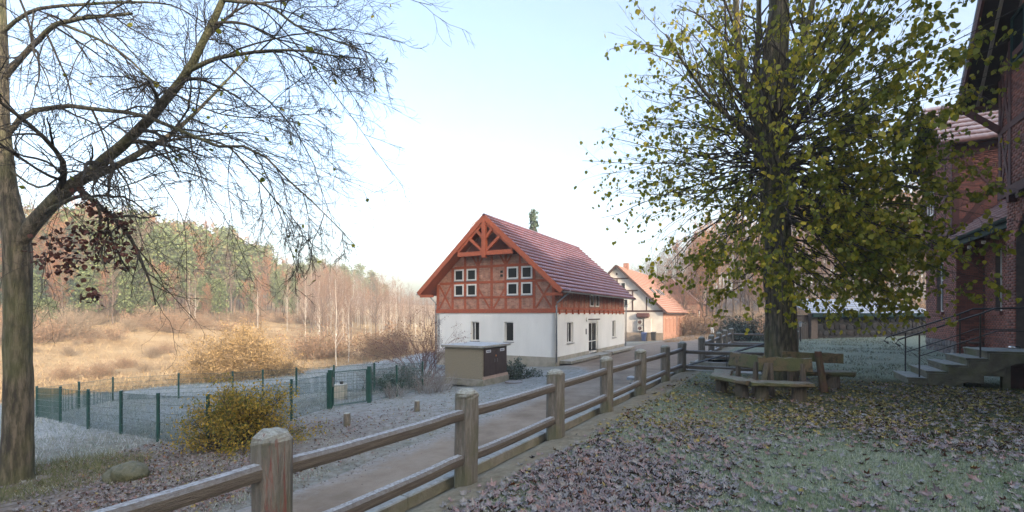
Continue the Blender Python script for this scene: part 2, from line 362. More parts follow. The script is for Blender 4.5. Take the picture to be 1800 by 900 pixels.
# lawn terrace
P7, P8, NB = 13.75, 16.85, 2.35       # stair notch in the terrace edge
la = np.r_[np.arange(-9, 16, .14), np.arange(16, 47, .3)]; lb = np.r_[-.26, -.25, np.arange(-.12, 7, .12), np.arange(7, 40, .3)]
LA, LB = np.meshgrid(la, lb, indexing='ij'); LX, LY = xy(LA, LB); LZ = terr(LX, LY)
LZ[:, 0] -= 1.0
ca = (la[:-1]+la[1:])/2; cb = (lb[:-1]+lb[1:])/2; CA, CB = np.meshgrid(ca, cb, indexing='ij')
keep = ~((CA > P7) & (CA < P8) & (CB < NB)) & (CA < 33.5+np.clip(CB-3, 0, 40)*1.35)
me, V = grid_mesh('lawn', LX, LY, LZ, keep)
x, y = V[:, 0], V[:, 1]; a, b = ab(x, y)
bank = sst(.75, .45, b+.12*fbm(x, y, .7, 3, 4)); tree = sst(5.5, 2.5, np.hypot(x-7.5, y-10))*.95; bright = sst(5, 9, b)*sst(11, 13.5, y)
dark_grass_shade = np.clip(sst(8.6, 10, x)*sst(13.2, 12, y)+sst(12, 13, x)*sst(12, 10, y), 0, 1)  # dark frost-free grass, deepened to stand in for tree and building shade
set_reg(me, np.stack([np.clip(.78-.62*tree-.5*bank-.62*dark_grass_shade, 0, 1)*np.where(bright > .5, .80, .80), bank, np.clip(tree*.75+dark_grass_shade*.3, 0, 1)], 1))
LM = attr_mat('lawn_cover', [(2, (.035, .03, .016), (.075, .06, .03), 10, 4, .3), (1, (.20, .17, .13), (.30, .27, .21), 6, 5, .12), (0, (.18, .22, .17), (.44, .49, .43), 16, 5, .55)],  # first layer: under-tree litter, its dark tone partly painted shade
              ((.045, .07, .03), (.09, .12, .05), 14), bump=.7, bsc=60)
tag(link('lawn', me, LM), kind='structure')
# retaining edge of the terrace (poured concrete lip under the fence)
CONC = mat('weathered_concrete', (.30, .29, .25), (.20, .19, .16), sc=5, bump=.5, bsc=40, frost=.5, moss=.35)
for (a0, a1, lb_) in ((-9, P7, 'low pale concrete retaining edge under the near rail fence'), (P8, 33.4, 'low pale concrete retaining edge under the far rail fence beyond the steps')):
    mb = MB(); n = int((a1-a0)/1.5)+1; as_ = np.linspace(a0, a1, n)
    for i in range(n-1):
        p = [(*xy(as_[i], -.38), -1.0), (*xy(as_[i], -.24), -1.0), (*xy(as_[i+1]-.006, -.24), -1.0), (*xy(as_[i+1]-.006, -.38), -1.0)]
        mb.hexa(p+[(q[0], q[1], -.07) for q in p])
    tag(mb.build('retaining_edge', CONC, bevel=.012), lb_, 'retaining wall')
# road
ra = np.r_[np.arange(-14, 40, .3), np.arange(40, 92, .8)]; rt = np.linspace(0, 1, 34)
RA, RT = np.meshgrid(ra, rt, indexing='ij')
rl = road_left(RA)+.35*fbm(RA, RA*0, 2.3, 3, 12)
rr_ = np.interp(RA, [-14, 33.4, 34.5, 92], [-.36, -.36, 2.5, 3]); RB = rl+(rr_-rl)*RT; RX, RY = xy(RA, RB)
RZ = ground(RX, RY, False)+.012+.035*np.sin(RT*np.pi)+.012*fbm(RX, RY, .8, 3, 21)
RZ[:, 0] -= .05; RZ[:, 1] = RZ[:, 1]
me, V = grid_mesh('road', RX, RY, RZ)
x, y = V[:, 0], V[:, 1]; a, b = ab(x, y); ed = (b-road_left(a))
set_reg(me, np.stack([.55*sst(.8, .0, ed)+.08+.2*sst(24, 34, a), sst(.9, .1, -b)*.5+.25*sst(20, 26, a)+.32*np.clip(np.exp(-((ed-1.75)/.35)**2)+np.exp(-(ed/.35)**2), 0, 1)+.1, .5*np.ones_like(a)*sst(18, 24, a)*sst(.5, 4, -b)], 1))
RM = attr_mat('road_dirt', [(2, (.21, .155, .12), (.29, .225, .18), 1.2, 2.2, .4), (1, (.14, .11, .085), (.2, .17, .14), 8, 6, .3), (0, (.24, .25, .25), (.38, .41, .43), 12, 5, .35)],
              ((.21, .175, .14), (.32, .28, .235), .9), bump=.5, bsc=70)
tag(link('road', me, RM), kind='structure')
# gravel yard in front of the farther house lies on the same ground sheet

# ---------------------------------------------------------------- sides of the notch with steps down to the road
def lofted(rings, mb=None):
    mb = mb or MB(); n = len(rings[0]); vs = [p for r in rings for p in r]
    fs = [tuple(range(n-1, -1, -1)), tuple((len(rings)-1)*n+j for j in range(n))]
    fs += [(i*n+j, i*n+(j+1) % n, (i+1)*n+(j+1) % n, (i+1)*n+j) for i in range(len(rings)-1) for j in range(n)]
    return mb.add(vs, fs)
st = thing('garden_steps', 'concrete steps leading down through the fence gap to the road', 'steps', (*xy(P7, 0), 0))
def st_loc(a_, b_, z_): X_, Y_ = xy(a_, b_); o = xy(P7, 0); return (X_-o[0], Y_-o[1], z_)
def st_box(a0, a1, b0, b1, z0, z1, mb): return mb.hexa([st_loc(a0, b0, z0), st_loc(a0, b1, z0), st_loc(a1, b1, z0), st_loc(a1, b0, z0), st_loc(a0, b0, z1), st_loc(a0, b1, z1), st_loc(a1, b1, z1), st_loc(a1, b0, z1)])
for k in range(5):
    link('step', st_box(P7+.17, P8-.17, .0+.42*k, .0+.42*(k+1)+.04, -1.0, -.85+.16*(k+1), MB()).mesh('step', .01), CONC, st)
for q in (P7+.08, P8-.08):
    link('side_wall', st_box(q-.085, q+.085, -.3, NB+.05, -1.0, .03, MB()).mesh('side_wall', .01), CONC, st)
link('back_wall', st_box(P7+.17, P8-.17, NB-.12, NB+.05, -1.0, -.02, MB()).mesh('back_wall', .01), CONC, st)
IRON = mat('black_iron', (.012, .012, .014), (.03, .028, .026), sc=20, rough=.45, frost=.25)
for q in (P7+.75, P7+1.35):
    rail = [st_loc(q, -.35, -.05), st_loc(q, 2.3, .88), st_loc(q, 2.6, .9)]
    r_ = MB().tube(rail, .022, 8).build('handrail', IRON, st)
    for bb, zz in ((-.1, .05), (1.2, .50), (2.35, .88)):
        MB().tube([st_loc(q, bb, zz-.95 if bb < 2 else -.1), st_loc(q, bb, zz)], .016, 6).build('rail_post', IRON, st)

# ================================================================ RAIL FENCE along the lawn
POSTM = mat('fence_post_wood', (.12, .115, .10), (.22, .21, .185), (.155, .14, .12), sc=5, det=8, bump=1.2, bsc=18, stretch=(6, 6, .8), frost=.85, fsc=22, moss=.5, fmin=.05, fcol=(.56, .62, .60))
def add_paint(m):   # worn streaks of old red paint on the nearest post
    N = m.node_tree; L = N.links.new; p = N.nodes['Principled BSDF']; src = p.inputs['Base Color'].links[0].from_socket
    tc = N.nodes.new('ShaderNodeTexCoord'); mp = N.nodes.new('ShaderNodeMapping'); mp.inputs['Scale'].default_value = (9, 9, .7); L(tc.outputs['Object'], mp.inputs[0])
    n = N.nodes.new('ShaderNodeTexNoise'); n.inputs['Scale'].default_value = 1.6; n.inputs['Detail'].default_value = 8; n.inputs['Roughness'].default_value = .7; L(mp.outputs[0], n.inputs[0])
    mr = N.nodes.new('ShaderNodeMapRange'); mr.inputs[1].default_value = .56; mr.inputs[2].default_value = .63; mr.inputs[4].default_value = .8; L(n.outputs[0], mr.inputs[0])
    mx = N.nodes.new('ShaderNodeMix'); mx.data_type = 'RGBA'; L(mr.outputs[0], mx.inputs[0]); L(src, mx.inputs[6]); mx.inputs[7].default_value = (.19, .05, .04, 1); L(mx.outputs[2], p.inputs['Base Color'])
RAILM = mat('fence_rail_wood', (.085, .068, .054), (.15, .125, .10), sc=3, det=8, bump=.8, bsc=16, stretch=(14, 1, 14), frost=.8, fsc=30, fmin=.45, fcol=(.58, .66, .76))
POST1 = POSTM.copy(); add_paint(POST1)
def post_mesh(name, h, wd=.235, zb=-.35, seed=0):
    rg = np.random.RandomState(seed); rings = []
    def ring(s, z, wob=.004):
        c = s*.5; k = c-.055*s/.235; pts = [(c, -k), (c, k), (k, c), (-k, c), (-c, k), (-c, -k), (-k, -c), (k, -c)]
        return [(px_+wob*rg.randn(), py_+wob*rg.randn(), z+wob*rg.randn()*.7) for px_, py_ in pts]
    for z in (zb, .02, .3, .6, h-.10): rings.append(ring(wd, z))
    rings += [ring(wd*1.0, h-.075, .003), ring(wd*.93, h-.05, .005), ring(wd*.74, h-.022, .006), ring(wd*.42, h-.004, .004), ring(wd*.15, h, .002)]
    return lofted(rings).mesh(name, .004, False)
fence_rz = math.atan2(E1[1], E1[0])-math.pi/2
fence = thing('wooden_fence', 'weathered rail fence with frosted capped posts running along the lawn edge', 'fence', (P0[0], P0[1], 0))
def floc(x_, y_, z_=0): return (x_-P0[0], y_-P0[1], z_)
tp = [-1.05, 0, 1, 2, 3, 4, 5.1, 6.05]
fp = [(P0[0]+1.15*t, P0[1]+1.95*t) for t in tp]
fz = [0, 0, 0, .0, .0, .0, -.02, -.03]
post_v = [post_mesh('post', .95, seed=k) for k in range(3)]
def add_post(x_, y_, z_, k, par=fence, m=POSTM):
    o = link('post', post_v[k % 3], m if m is POSTM else None, par, floc(x_, y_, z_), fence_rz+.05*math.sin(k*7)); o.rotation_euler[0] = .014*math.sin(k*5.3); o.rotation_euler[1] = .014*math.cos(k*3.7); o.scale = (1+.04*math.sin(k*2.9), 1+.04*math.cos(k*4.1), 1+.015*math.sin(k*1.7))
    return o
for k, (x_, y_) in enumerate(fp):
    o = add_post(x_, y_, fz[k], k)
    if k == 1:
        me1 = post_v[1].copy(); me1.materials.clear(); me1.materials.append(POST1); o.data = me1; o['label'] = 'nearest capped post with worn red paint streaks'
def add_rail(p, q, z0, z1, par=fence, hw=.052):
    p = np.array(p); q = np.array(q); L_ = np.linalg.norm(q-p); d = (q-p)/L_; an = math.atan2(d[1], d[0])-math.pi/2; sl = math.atan2(z1-z0, L_)
    prof = [(-hw*.82, -.055), (hw*.82, -.055), (hw, -.03), (hw*1.0, .022), (hw*.62, .05), (-hw*.62, .05), (-hw, .022), (-hw*1.0, -.03)]
    rg = np.random.RandomState(int(abs(p[0]*100))); rings = []
    for i in range(9):
        t = i/8; wv = .0018*rg.randn(2); rings.append([(a_+wv[0], t*L_, b_+wv[1]+(z1-z0)*t-.012*math.sin(t*3.14)) for a_, b_ in prof])
    return link('rail', lofted(rings).mesh('rail'), RAILM, par, floc(p[0], p[1], z0), an)
for k in range(len(fp)-1):
    p, q = np.array(fp[k]), np.array(fp[k+1]); d = (q-p)/np.linalg.norm(q-p); s = .10
    n_ = np.array([-d[1], d[0]])*.045*(1 if k % 2 else -1)*0
    j1, j2 = .012*math.sin(k*3.1), .012*math.cos(k*2.2)
    add_rail(p+d*s, q-d*s, .685+j1+fz[k], .685+j2+fz[k+1]); add_rail(p+d*s, q-d*s, .20+j2+fz[k], .20+j1+fz[k+1])
D2 = np.array([.883, -.469])
fp2 = [(7.03+1.15*t, 17.9+1.95*t) for t in range(5)]
for k, (x_, y_) in enumerate(fp2): add_post(x_, y_, [.0, .0, .04, .08, .1][k]-.02, k+1)
for k in range(4):
    p, q = np.array(fp2[k]), np.array(fp2[k+1]); d = (q-p)/np.linalg.norm(q-p)
    for z_ in (.68, .22): add_rail(p+d*.1, q-d*.1, z_+.01*k, z_+.01*k+.02)
for (p, L_, sgn, dz) in ((np.array(fp[-1]), 2.5, 1, -.06), (np.array(fp2[0]), 2.6, 1, .0), (np.array(fp2[-1]), 3.0, 1, .05)):
    q = p+D2*L_
    for z_ in (.66, .20): add_rail(p+D2*.1, q-D2*.1, z_+dz, z_+dz+.01)
    add_post(q[0], q[1], 0, 2)
# ================================================================ HOUSES
RZH = math.atan2(-.469, .883)
TIMB = mat('red_brown_timber', (.42, .098, .038), (.28, .07, .034), sc=4, det=7, bump=.4, bsc=14, stretch=(3, 3, 3), rough=.7)
TIMBD = mat('old_dark_timber', (.075, .035, .028), (.045, .025, .022), sc=5, bump=.4, bsc=20, rough=.85)
WHITE = mat('white_render', (.80, .80, .77), (.64, .645, .62), sc=.8, det=10, bump=.15, bsc=60, rough=.95, stretch=(1, 1, .45), ramp=(.35, .8))
PLINTH = mat('plinth_render', (.40, .37, .31), (.32, .30, .25), sc=3, bump=.3, bsc=30, rough=.95, moss=.25)
WFRAME = mat('white_window_frame', (.72, .72, .70), (.62, .62, .60), sc=4, rough=.4)
GLASS = mat('dark_glass', (.010, .014, .016), (.018, .022, .022), sc=2, rough=.1, spec=.15)
ZINC = mat('zinc_metal', (.34, .36, .38), (.24, .26, .28), sc=8, rough=.42, metal=.75)
ROOFT = mat('red_clay_tile', (.15, .042, .040), (.075, .028, .034), sc=2.2, det=9, bump=.3, bsc=30, rnd='isl', rv=.12, frost=.80, fsc=.9, fmin=.05, fcol=(.30, .29, .43), fbase=.6)
ROOFO = mat('orange_clay_tile', (.38, .185, .13), (.27, .14, .11), sc=5, bump=.3, bsc=30, rnd='isl', rv=.3, frost=.42, fsc=1.5, fmin=.1, fcol=(.50, .46, .48))
BRX = mat_brick('brickwork_front', 'x', (.50, .25, .17), (.37, .175, .12), (.44, .38, .32))
BRY = mat_brick('brickwork_side', 'y', (.42, .18, .115), (.30, .125, .085), (.42, .36, .30))
GREYM = mat('grey_pebble_render', (.38, .34, .25), (.21, .185, .14), sc=34, det=4, bump=1.2, vor=55, bsc=60, rough=.95, ramp=(.4, .6))
class Face:
    """wall plane: u along the wall, n outward, z up; kind x = front (faces -y), r = faces +x, l = faces -x"""
    def __init__(s, kind, at): s.k = kind; s.at = at
    def __call__(s, u, n, z): return (u, s.at-n, z) if s.k == 'x' else (s.at+n, u, z) if s.k == 'r' else (s.at-n, u, z)
    def box(s, mb, u0, u1, n0, n1, z0, z1):
        return mb.hexa([s(u0, n0, z0), s(u1, n0, z0), s(u1, n1, z0), s(u0, n1, z0), s(u0, n0, z1), s(u1, n0, z1), s(u1, n1, z1), s(u0, n1, z1)])
    def beam(s, mb, u0, z0, u1, z1, wd, n0, n1):
        d = Vector((u1-u0, z1-z0)).normalized(); p = Vector((-d.y, d.x))*wd/2
        c = [(u0+p.x, z0+p.y), (u0-p.x, z0-p.y), (u1-p.x, z1-p.y), (u1+p.x, z1+p.y)]
        return mb.hexa([s(a_, n0, b_) for a_, b_ in c]+[s(a_, n1, b_) for a_, b_ in c])
    def wall(s, mb, u0, u1, z0, z1, holes=(), depth=.22):
        """wall skin with openings and their reveals"""
        us = sorted({u0, u1, *[h[0] for h in holes], *[h[1] for h in holes]}); zs = sorted({z0, z1, *[h[2] for h in holes], *[h[3] for h in holes]})
        inside = lambda a_, b_: any(h[0] <= a_ <= h[1] and h[2] <= b_ <= h[3] for h in holes)
        for i in range(len(us)-1):
            for j in range(len(zs)-1):
                if inside((us[i]+us[i+1])/2, (zs[j]+zs[j+1])/2): continue
                for n in (0, -depth): mb.add([s(us[i], n, zs[j]), s(us[i+1], n, zs[j]), s(us[i+1], n, zs[j+1]), s(us[i], n, zs[j+1])], [(0, 1, 2, 3)])
        for a0, a1, b0, b1 in list(holes)+[(u0, u1, z0, z1)]:
            for (p, q) in (((a0, b0), (a1, b0)), ((a1, b0), (a1, b1)), ((a1, b1), (a0, b1)), ((a0, b1), (a0, b0))):
                mb.add([s(p[0], 0, p[1]), s(q[0], 0, q[1]), s(q[0], -depth, q[1]), s(p[0], -depth, p[1])], [(0, 1, 2, 3)])
        return mb
def window(par, fc, u0, u1, z0, z1, n=-.12, fw=.06, muntins=(), sill=True, mf=WFRAME, name='window', bars=()):
    mb = MB()
    fc.box(mb, u0, u1, n-.03, n+.03, z0, z0+fw); fc.box(mb, u0, u1, n-.03, n+.03, z1-fw, z1)
    fc.box(mb, u0, u0+fw, n-.03, n+.03, z0+fw, z1-fw); fc.box(mb, u1-fw, u1, n-.03, n+.03, z0+fw, z1-fw)
    for m_ in muntins: fc.box(mb, m_-.03, m_+.03, n-.025, n+.025, z0+fw, z1-fw)
    for m_ in bars: fc.box(mb, u0+fw, u1-fw, n-.022, n+.022, m_-.03, m_+.03)
    w_ = mb.build(name, mf, par)
    fc.box(MB(), u0+fw, u1-fw, n-.012, n-.004, z0+fw, z1-fw).build('pane', GLASS, w_)
    if sill: fc.box(MB(), u0-.05, u1+.05, n+.03, .07, z0-.05, z0-.012).build('sill', mat('grey_sill', (.22, .22, .22), rough=.6), w_)
    return w_
def tile_roof(par, eave, ridge, y0, y1, zfun, ncourse, m, tw=.30, amp=.025, lift=.10, name='tile_course', over=.06, mirror=False):
    """courses of pan tiles on one slope: eave/ridge = (x, z); each course is one wavy strip that laps the one below"""
    ex, ez = eave; rx, rz_ = ridge; L_ = math.hypot(rx-ex, rz_-ez); dx, dz = (rx-ex)/L_, (rz_-ez)/L_; nx, nz = -dz, dx
    if nz < 0: nx, nz = -nx, -nz
    st_ = L_/ncourse; nt_ = int((y1-y0)/tw); seg = 4; ys = np.linspace(y0, y1, nt_*seg+1)
    wv = amp*np.array([0, .5, 1.0, .35])[np.arange(len(ys)) % seg]
    rg = np.random.RandomState(3)
    for c in range(ncourse):
        s0 = c*st_-over; s1 = (c+1)*st_
        jit = np.repeat(rg.randn(nt_+1), seg)[:len(ys)]*.006
        h0 = wv+lift+jit; h1 = wv*.6+.0+jit*0
        lo = np.stack([ex+dx*s0+nx*h0, ys, ez+dz*s0+nz*h0], 1); lob = np.stack([ex+dx*s0+nx*(h0-.09), ys, ez+dz*s0+nz*(h0-.09)], 1)
        hi = np.stack([ex+dx*s1+nx*h1, ys, ez+dz*s1+nz*h1], 1)
        V = np.concatenate([lob, lo, hi]); n = len(ys); i = np.arange(n-1)
        F = np.concatenate([np.stack([i, i+1, n+i+1, n+i], 1), np.stack([n+i, n+i+1, 2*n+i+1, 2*n+i], 1)])
        if (rx > ex): F = F[:, ::-1]
        link(name, mesh_np(name, V, F), m, par)
def gutter(par, p, q, m=ZINC, r=.07, n=8):
    p = Vector(p); q = Vector(q); d = (q-p).normalized(); sd_ = d.cross(Vector((0, 0, 1))).normalized(); mb = MB(); k = 7
    for rr in (r, r-.008):
        vs = []
        for e in (p, q):
            for j in range(k): an = math.pi+math.pi*j/(k-1); vs.append(e+sd_*math.cos(an)*rr+Vector((0, 0, math.sin(an)*rr)))
        mb.add(vs, [(j, j+1, k+j+1, k+j) for j in range(k-1)])
    return mb.build('gutter', m, par)
def pipe(par, pts, m=ZINC, r=.045, name='downpipe'): return MB().tube(pts, r, 10).build(name, m, par, smooth=True)

# ---------------------------------------------------------------- main timber-framed house
H = thing('timber_framed_house', 'timber-framed brick house with white ground floor and frosted tile roof beside the road', 'house', (2.35, 26.3, -.85), RZH)
W, D = 7.94, 14.15; FX = Face('x', 0); FR = Face('r', 0); FB = Face('x', D); FL = Face('l', -W)
gw = [(-5.43, -4.86, 1.05, 2.19), (-3.15, -2.58, 1.05, 2.18)]
sw = [(1.75, 2.75, .95, 2.16), (5.55, 7.5, .06, 2.14), (10.83, 11.75, .9, 2.16)]
mb = MB(); FX.wall(mb, -W, 0, .27, 2.70, gw); FR.wall(mb, 0, D, .27, 2.70, [(a_, b_, max(c_, .27), d_) for a_, b_, c_, d_ in sw]); FB.wall(mb, -W, 0, .27, 2.7); FL.wall(mb, 0, D, .27, 2.7)
mb.build('wall', WHITE, H)
mb = MB(); FX.box(mb, -W-.02, .02, -.2, .02, -.5, .27); FR.box(mb, .02, 5.55, -.2, .02, -.5, .27); FR.box(mb, 7.5, D, -.2, .02, -.5, .27); mb.build('plinth', PLINTH, H)
FR.box(MB(), .5, 5.4, .04, .75, -.1, .05).build('kerb', CONC, H); FR.box(MB(), 8.3, D+.3, .04, .8, -.1, .05).build('kerb', CONC, H)
for k, (a_, b_, c_, d_) in enumerate(gw): window(H, FX, a_, b_, c_, d_, n=-.16, muntins=(a_+.2,) if k == 0 else ())
for a_, b_, c_, d_ in (sw[0], sw[2]): window(H, FR, a_, b_, c_, d_, n=-.14, muntins=((a_+b_)/2,))
dr = window(H, FR, 5.55, 7.5, .06, 2.14, n=-.14, fw=.11, muntins=(6.5,), sill=False, name='door', bars=(.85,)); dr['label'] = 'white glazed double door'
FR.box(MB(), 5.62, 7.42, -.13, -.10, .08, .22).build('kick_panel', WFRAME, dr)
FR.box(MB(), 5.4, 7.7, .01, .06, 2.26, 2.32).build('door_lintel_strip', TIMBD, H)
FR.box(MB(), 5.3, 7.6, .02, .9, -.2, .04).build('doorstep', CONC, H)
MB().tube([(.02, 5.05, 2.30), (.10, 5.05, 2.30)], .15, 16).build('wall_lamp', WFRAME, H, smooth=False)
FR.box(MB(), 4.95, 5.1, .0, .04, 1.35, 1.7).build('letter_slot', mat('grey_metal_box', (.25, .25, .26), rough=.4), H)
ZE, ZR, HC = 4.1, 8.2, -3.97; SL = (ZR-ZE)/(HC+8.45)     # roof slope rise per metre
# brick storey: front gable and side walls, each wall its own mesh
gz0 = 2.70; ztop = lambda u: ZR-.16-abs(u-HC)*SL
MB().prism([(-W, 0, gz0), (0, 0, gz0), (0, 0, ztop(0)), (HC, 0, ztop(HC)), (-W, 0, ztop(-W))], (0, .2, 0)).build('brick_gable', BRX, H)
MB().prism([(-W, D-.2, gz0), (0, D-.2, gz0), (0, D-.2, ztop(0)), (HC, D-.2, ztop(HC)), (-W, D-.2, ztop(-W))], (0, .2, 0)).build('brick_gable', BRX, H)
FR.box(MB(), .2, D-.2, -.2, -.004, gz0, ztop(0)).build('brick_wall', BRY, H); FL.box(MB(), .2, D-.2, -.2, -.004, gz0, ztop(0)).build('brick_wall', BRY, H)
def tb(fc, u0, z0, u1, z1, wd=.15, n=.035, n0=-.03, m=TIMB, par=None, name='timber'): return fc.beam(MB(), u0, z0, u1, z1, wd, n0, n).build(name, m, par or H)
tb(FX, -W-.03, 2.81, .03, 2.81, .23, .06)
cols = [-7.85, -6.75, -5.84, -4.94, -4.0, -3.06, -2.14, -1.27, -.09]
railz = [3.61, 4.49, 5.42]
for i, u in enumerate(cols): tb(FX, u, 2.93, u, min(ztop(u)-.05, 6.6), .15 if 0 < i < 8 else .18, .03)
tb(FX, cols[1], railz[0], cols[7], railz[0], .13, .036); tb(FX, -W+.25, railz[1], -.25, railz[1], .14, .04); tb(FX, -6.6, railz[2], -1.3, railz[2], .13, .036)
for (u0, u1) in ((cols[0]+.1, cols[1]-.1), (cols[7]+.1, cols[8]-.1)):
    tb(FX, u0, 2.95, u1, 4.42, .10, .024); tb(FX, u0, 4.42, u1, 2.95, .10, .027)
tb(FX, cols[3]+.06, 4.1, cols[4]-.12, 2.95, .10, .024); tb(FX, cols[5]-.06, 4.1, cols[4]+.12, 2.95, .10, .024)
for c_ in (cols[3], cols[5]):
    tb(FX, c_-.04, 5.5, c_-.42, 6.1, .10, .024); tb(FX, c_+.04, 5.5, c_+.42, 6.1, .10, .024)
for (u0, u1) in ((-6.60, -5.93), (-5.71, -5.03), (-2.97, -2.26), (-2.05, -1.37)):
    for (z0, z1) in ((4.62, 5.32), (3.70, 4.42)):
        mb = MB(); fw = .085
        FX.box(mb, u0, u1, 0.004, .055, z0, z0+fw); FX.box(mb, u0, u1, .004, .055, z1-fw, z1); FX.box(mb, u0, u0+fw, .004, .055, z0+fw, z1-fw); FX.box(mb, u1-fw, u1, .004, .055, z0+fw, z1-fw)
        w_ = mb.build('window', WFRAME, H); FX.box(MB(), u0+fw, u1-fw, .006, .02, z0+fw, z1-fw).build('pane', GLASS, w_)
        FX.box(MB(), u0-.01, u1+.01, .056, .10, z0-.03, z0+.015).build('sill', ZINC, w_)
for zz in (4.78, 5.0): FX.box(MB(), -3.42, -3.26, .0, .012, zz, zz+.14).build('vent_grille', GLASS, H)
# side wall timbers
tb(FR, 0, 2.94, D, 2.94, .13, .03); tb(FR, 0, 2.735, D, 2.735, .07, .03)
for u in np.arange(.5, D, 1.02): FR.box(MB(), u-.06, u+.06, .03, .09, 2.62, 2.90).build('joist_end', TIMB, H)
sp_ = [.1, 1.0, 1.9, 2.85, 3.8, 4.7, 5.6, 7.75, 8.7, 9.7, 10.7, 11.7, 12.6, 13.4, 14.05]
for i, u in enumerate(sp_): tb(FR, u, 3.0, u, ztop(0)-.02, .08, .012)
for u in (.55, 3.3, 9.2, 12.1, 13.7):
    tb(FR, u-.35, 3.0, u, ztop(0)-.3, .07, .010); tb(FR, u+.35, 3.0, u, ztop(0)-.3, .07, .014)
for (u0, u1) in ((5.7, 6.5), (6.85, 7.6)):
    mb = MB(); FR.box(mb, u0, u1, .004, .05, 3.12, 3.2); FR.box(mb, u0, u1, .004, .05, 4.04, 4.12); FR.box(mb, u0, u0+.09, .004, .05, 3.2, 4.04); FR.box(mb, u1-.09, u1, .004, .05, 3.2, 4.04)
    w_ = mb.build('window', WFRAME, H); FR.box(MB(), u0+.09, u1-.09, .006, .02, 3.2, 4.04).build('pane', GLASS, w_)
# roof
YF, YBk = -.92, 14.5; EX = .72; EXL = -8.62
zr = lambda u: ZR-abs(u-HC)*SL
MB().prism([(EX, YF, zr(EX)-.13), (HC, YF, ZR-.13), (HC, YF, ZR-.005), (EX, YF, zr(EX)-.005)], (0, YBk-YF, 0)).build('roof_deck', TIMB, H)
MB().prism([(EXL, YF, zr(EXL)-.13), (HC, YF, ZR-.13), (HC, YF, ZR-.005), (EXL, YF, zr(EXL)-.005)], (0, YBk-YF, 0)).build('roof_deck', TIMB, H)
tile_roof(H, (EX+.05, zr(EX+.05)), (HC, ZR), YF-.02, YBk, None, 18, ROOFT)
tile_roof(H, (EXL-.05, zr(EXL-.05)), (HC, ZR), YF-.02, YBk, None, 18, ROOFT)
MB().tube([(HC, YF-.03, ZR+.02), (HC, YBk, ZR+.02)], .11, 10).build('ridge_tile', ROOFT, H)
FV = Face('x', YF)
tb(FV, EX+.03, zr(EX)-.10, HC, ZR-.07, .26, .05, -.02, name='verge_board'); tb(FV, EXL-.03, zr(EXL)-.10, HC, ZR-.07, .26, .053, -.02, name='verge_board')
tb(FV, -5.75, 6.08, -2.19, 6.08, .24, .03, -.17, name='tie_beam'); tb(FV, HC, 5.82, HC, 7.95, .24, .08, -.19, name='king_post')
tb(FV, HC-.1, 6.2, -5.0, 7.0, .15, .01, -.14, name='strut'); tb(FV, HC+.1, 6.2, -2.94, 7.0, .15, .01, -.14, name='strut')
tb(FV, HC-.1, 6.95, -4.5, 7.45, .15, .01, -.14, name='strut'); tb(FV, HC+.1, 6.95, -3.44, 7.45, .15, .01, -.14, name='strut')
tb(FV, -5.8, 6.26, HC-.02, 7.88, .2, -.02, -.15, name='inner_rafter'); tb(FV, -2.14, 6.26, HC+.02, 7.88, .2, -.02, -.15, name='inner_rafter')
MB().prism([(-5.75, YF+.62, 6.0), (-2.19, YF+.62, 6.0), (HC, YF+.62, 7.95)], (0, .05, 0)).build('gable_boarding', mat('dark_boarding', (.15, .045, .03), (.10, .035, .025), sc=3, stretch=(9, 1, 1)), H)
for sx_, ux in ((1, EX), (-1, EXL)):
    MB().box(min(ux, ux-sx_*.95), max(ux, ux-sx_*.95), YF+.1, YF+.25, zr(ux)-.30, zr(ux)-.14).build('purlin_end', TIMB, H)
gutter(H, (EX+.13, YF, zr(EX)-.08), (EX+.13, YBk, zr(EX)-.08)); gutter(H, (EXL-.13, YBk, zr(EXL)-.08), (EXL-.13, YF, zr(EXL)-.08))
pipe(H, [(EX+.13, .05, 3.93), (EX+.1, -.02, 3.78), (.16, -.10, 3.25), (.12, -.10, 3.1), (.12, -.10, 0.0)])
pipe(H, [(EX+.13, D+.1, 3.93), (EX+.08, D+.1, 3.8), (.14, D+.1, 3.3), (.12, D+.1, 0.0)])
pipe(H, [(EXL-.13, .05, 3.93), (EXL, .05, 3.8), (-W-.12, .05, 3.3), (-W-.12, .05, 0.0)])

# ---------------------------------------------------------------- pebble-dashed utility box
BX = thing('utility_box', 'pebble-dashed concrete utility cabinet with brown double doors by the verge', 'utility cabinet', (-1.14, 18.7, -.88), RZH)
MB().box(-1.78, 0, 0, 1.96, .10, 1.33).build('body', GREYM, BX, bevel=.01)
MB().box(-1.86, .06, -.06, 2.02, -.15, .10).build('base', CONC, BX)
MB().box(-1.90, .12, -.13, 2.10, 1.33, 1.43).build('lid', mat('frosted_slab', (.36, .35, .31), (.24, .235, .21), sc=12, bump=.5, frost=.75, fmin=.3), BX, bevel=.012)
DOORB = mat('brown_metal_door', (.035, .020, .018), (.05, .03, .026), sc=5, rough=.5)
for k, (y0, y1) in enumerate(((.07, .97), (.99, 1.89))):
    d_ = MB().box(0, .035, y0, y1, .22, 1.29).build('door', DOORB, BX, bevel=.006)
    MB().box(.036, .05, (y1-.12) if k == 0 else y0+.06, (y1-.06) if k == 0 else y0+.12, .72, .86).build('handle', mat('dull_steel', (.2, .19, .18), rough=.4, metal=.8), d_)
    yy = .22 if k == 0 else 1.32
    MB().box(.036, .040, yy, yy+.36, 1.13, 1.24).build('notice_plate', mat('white_plate', (.62, .64, .68), (.55, .57, .6)), d_)
    for j in range(5):
        MB().box(.0405, .042, yy+.05+.052*j, yy+.085+.052*j, 1.165, 1.205).build('lettering', mat('blue_print', (.06, .08, .2)), d_)
MB().tube([(.036, .985, .98), (.045, .985, .98)], .045, 6).build('warning_sign', mat('orange_sticker', (.6, .25, .08)), BX)
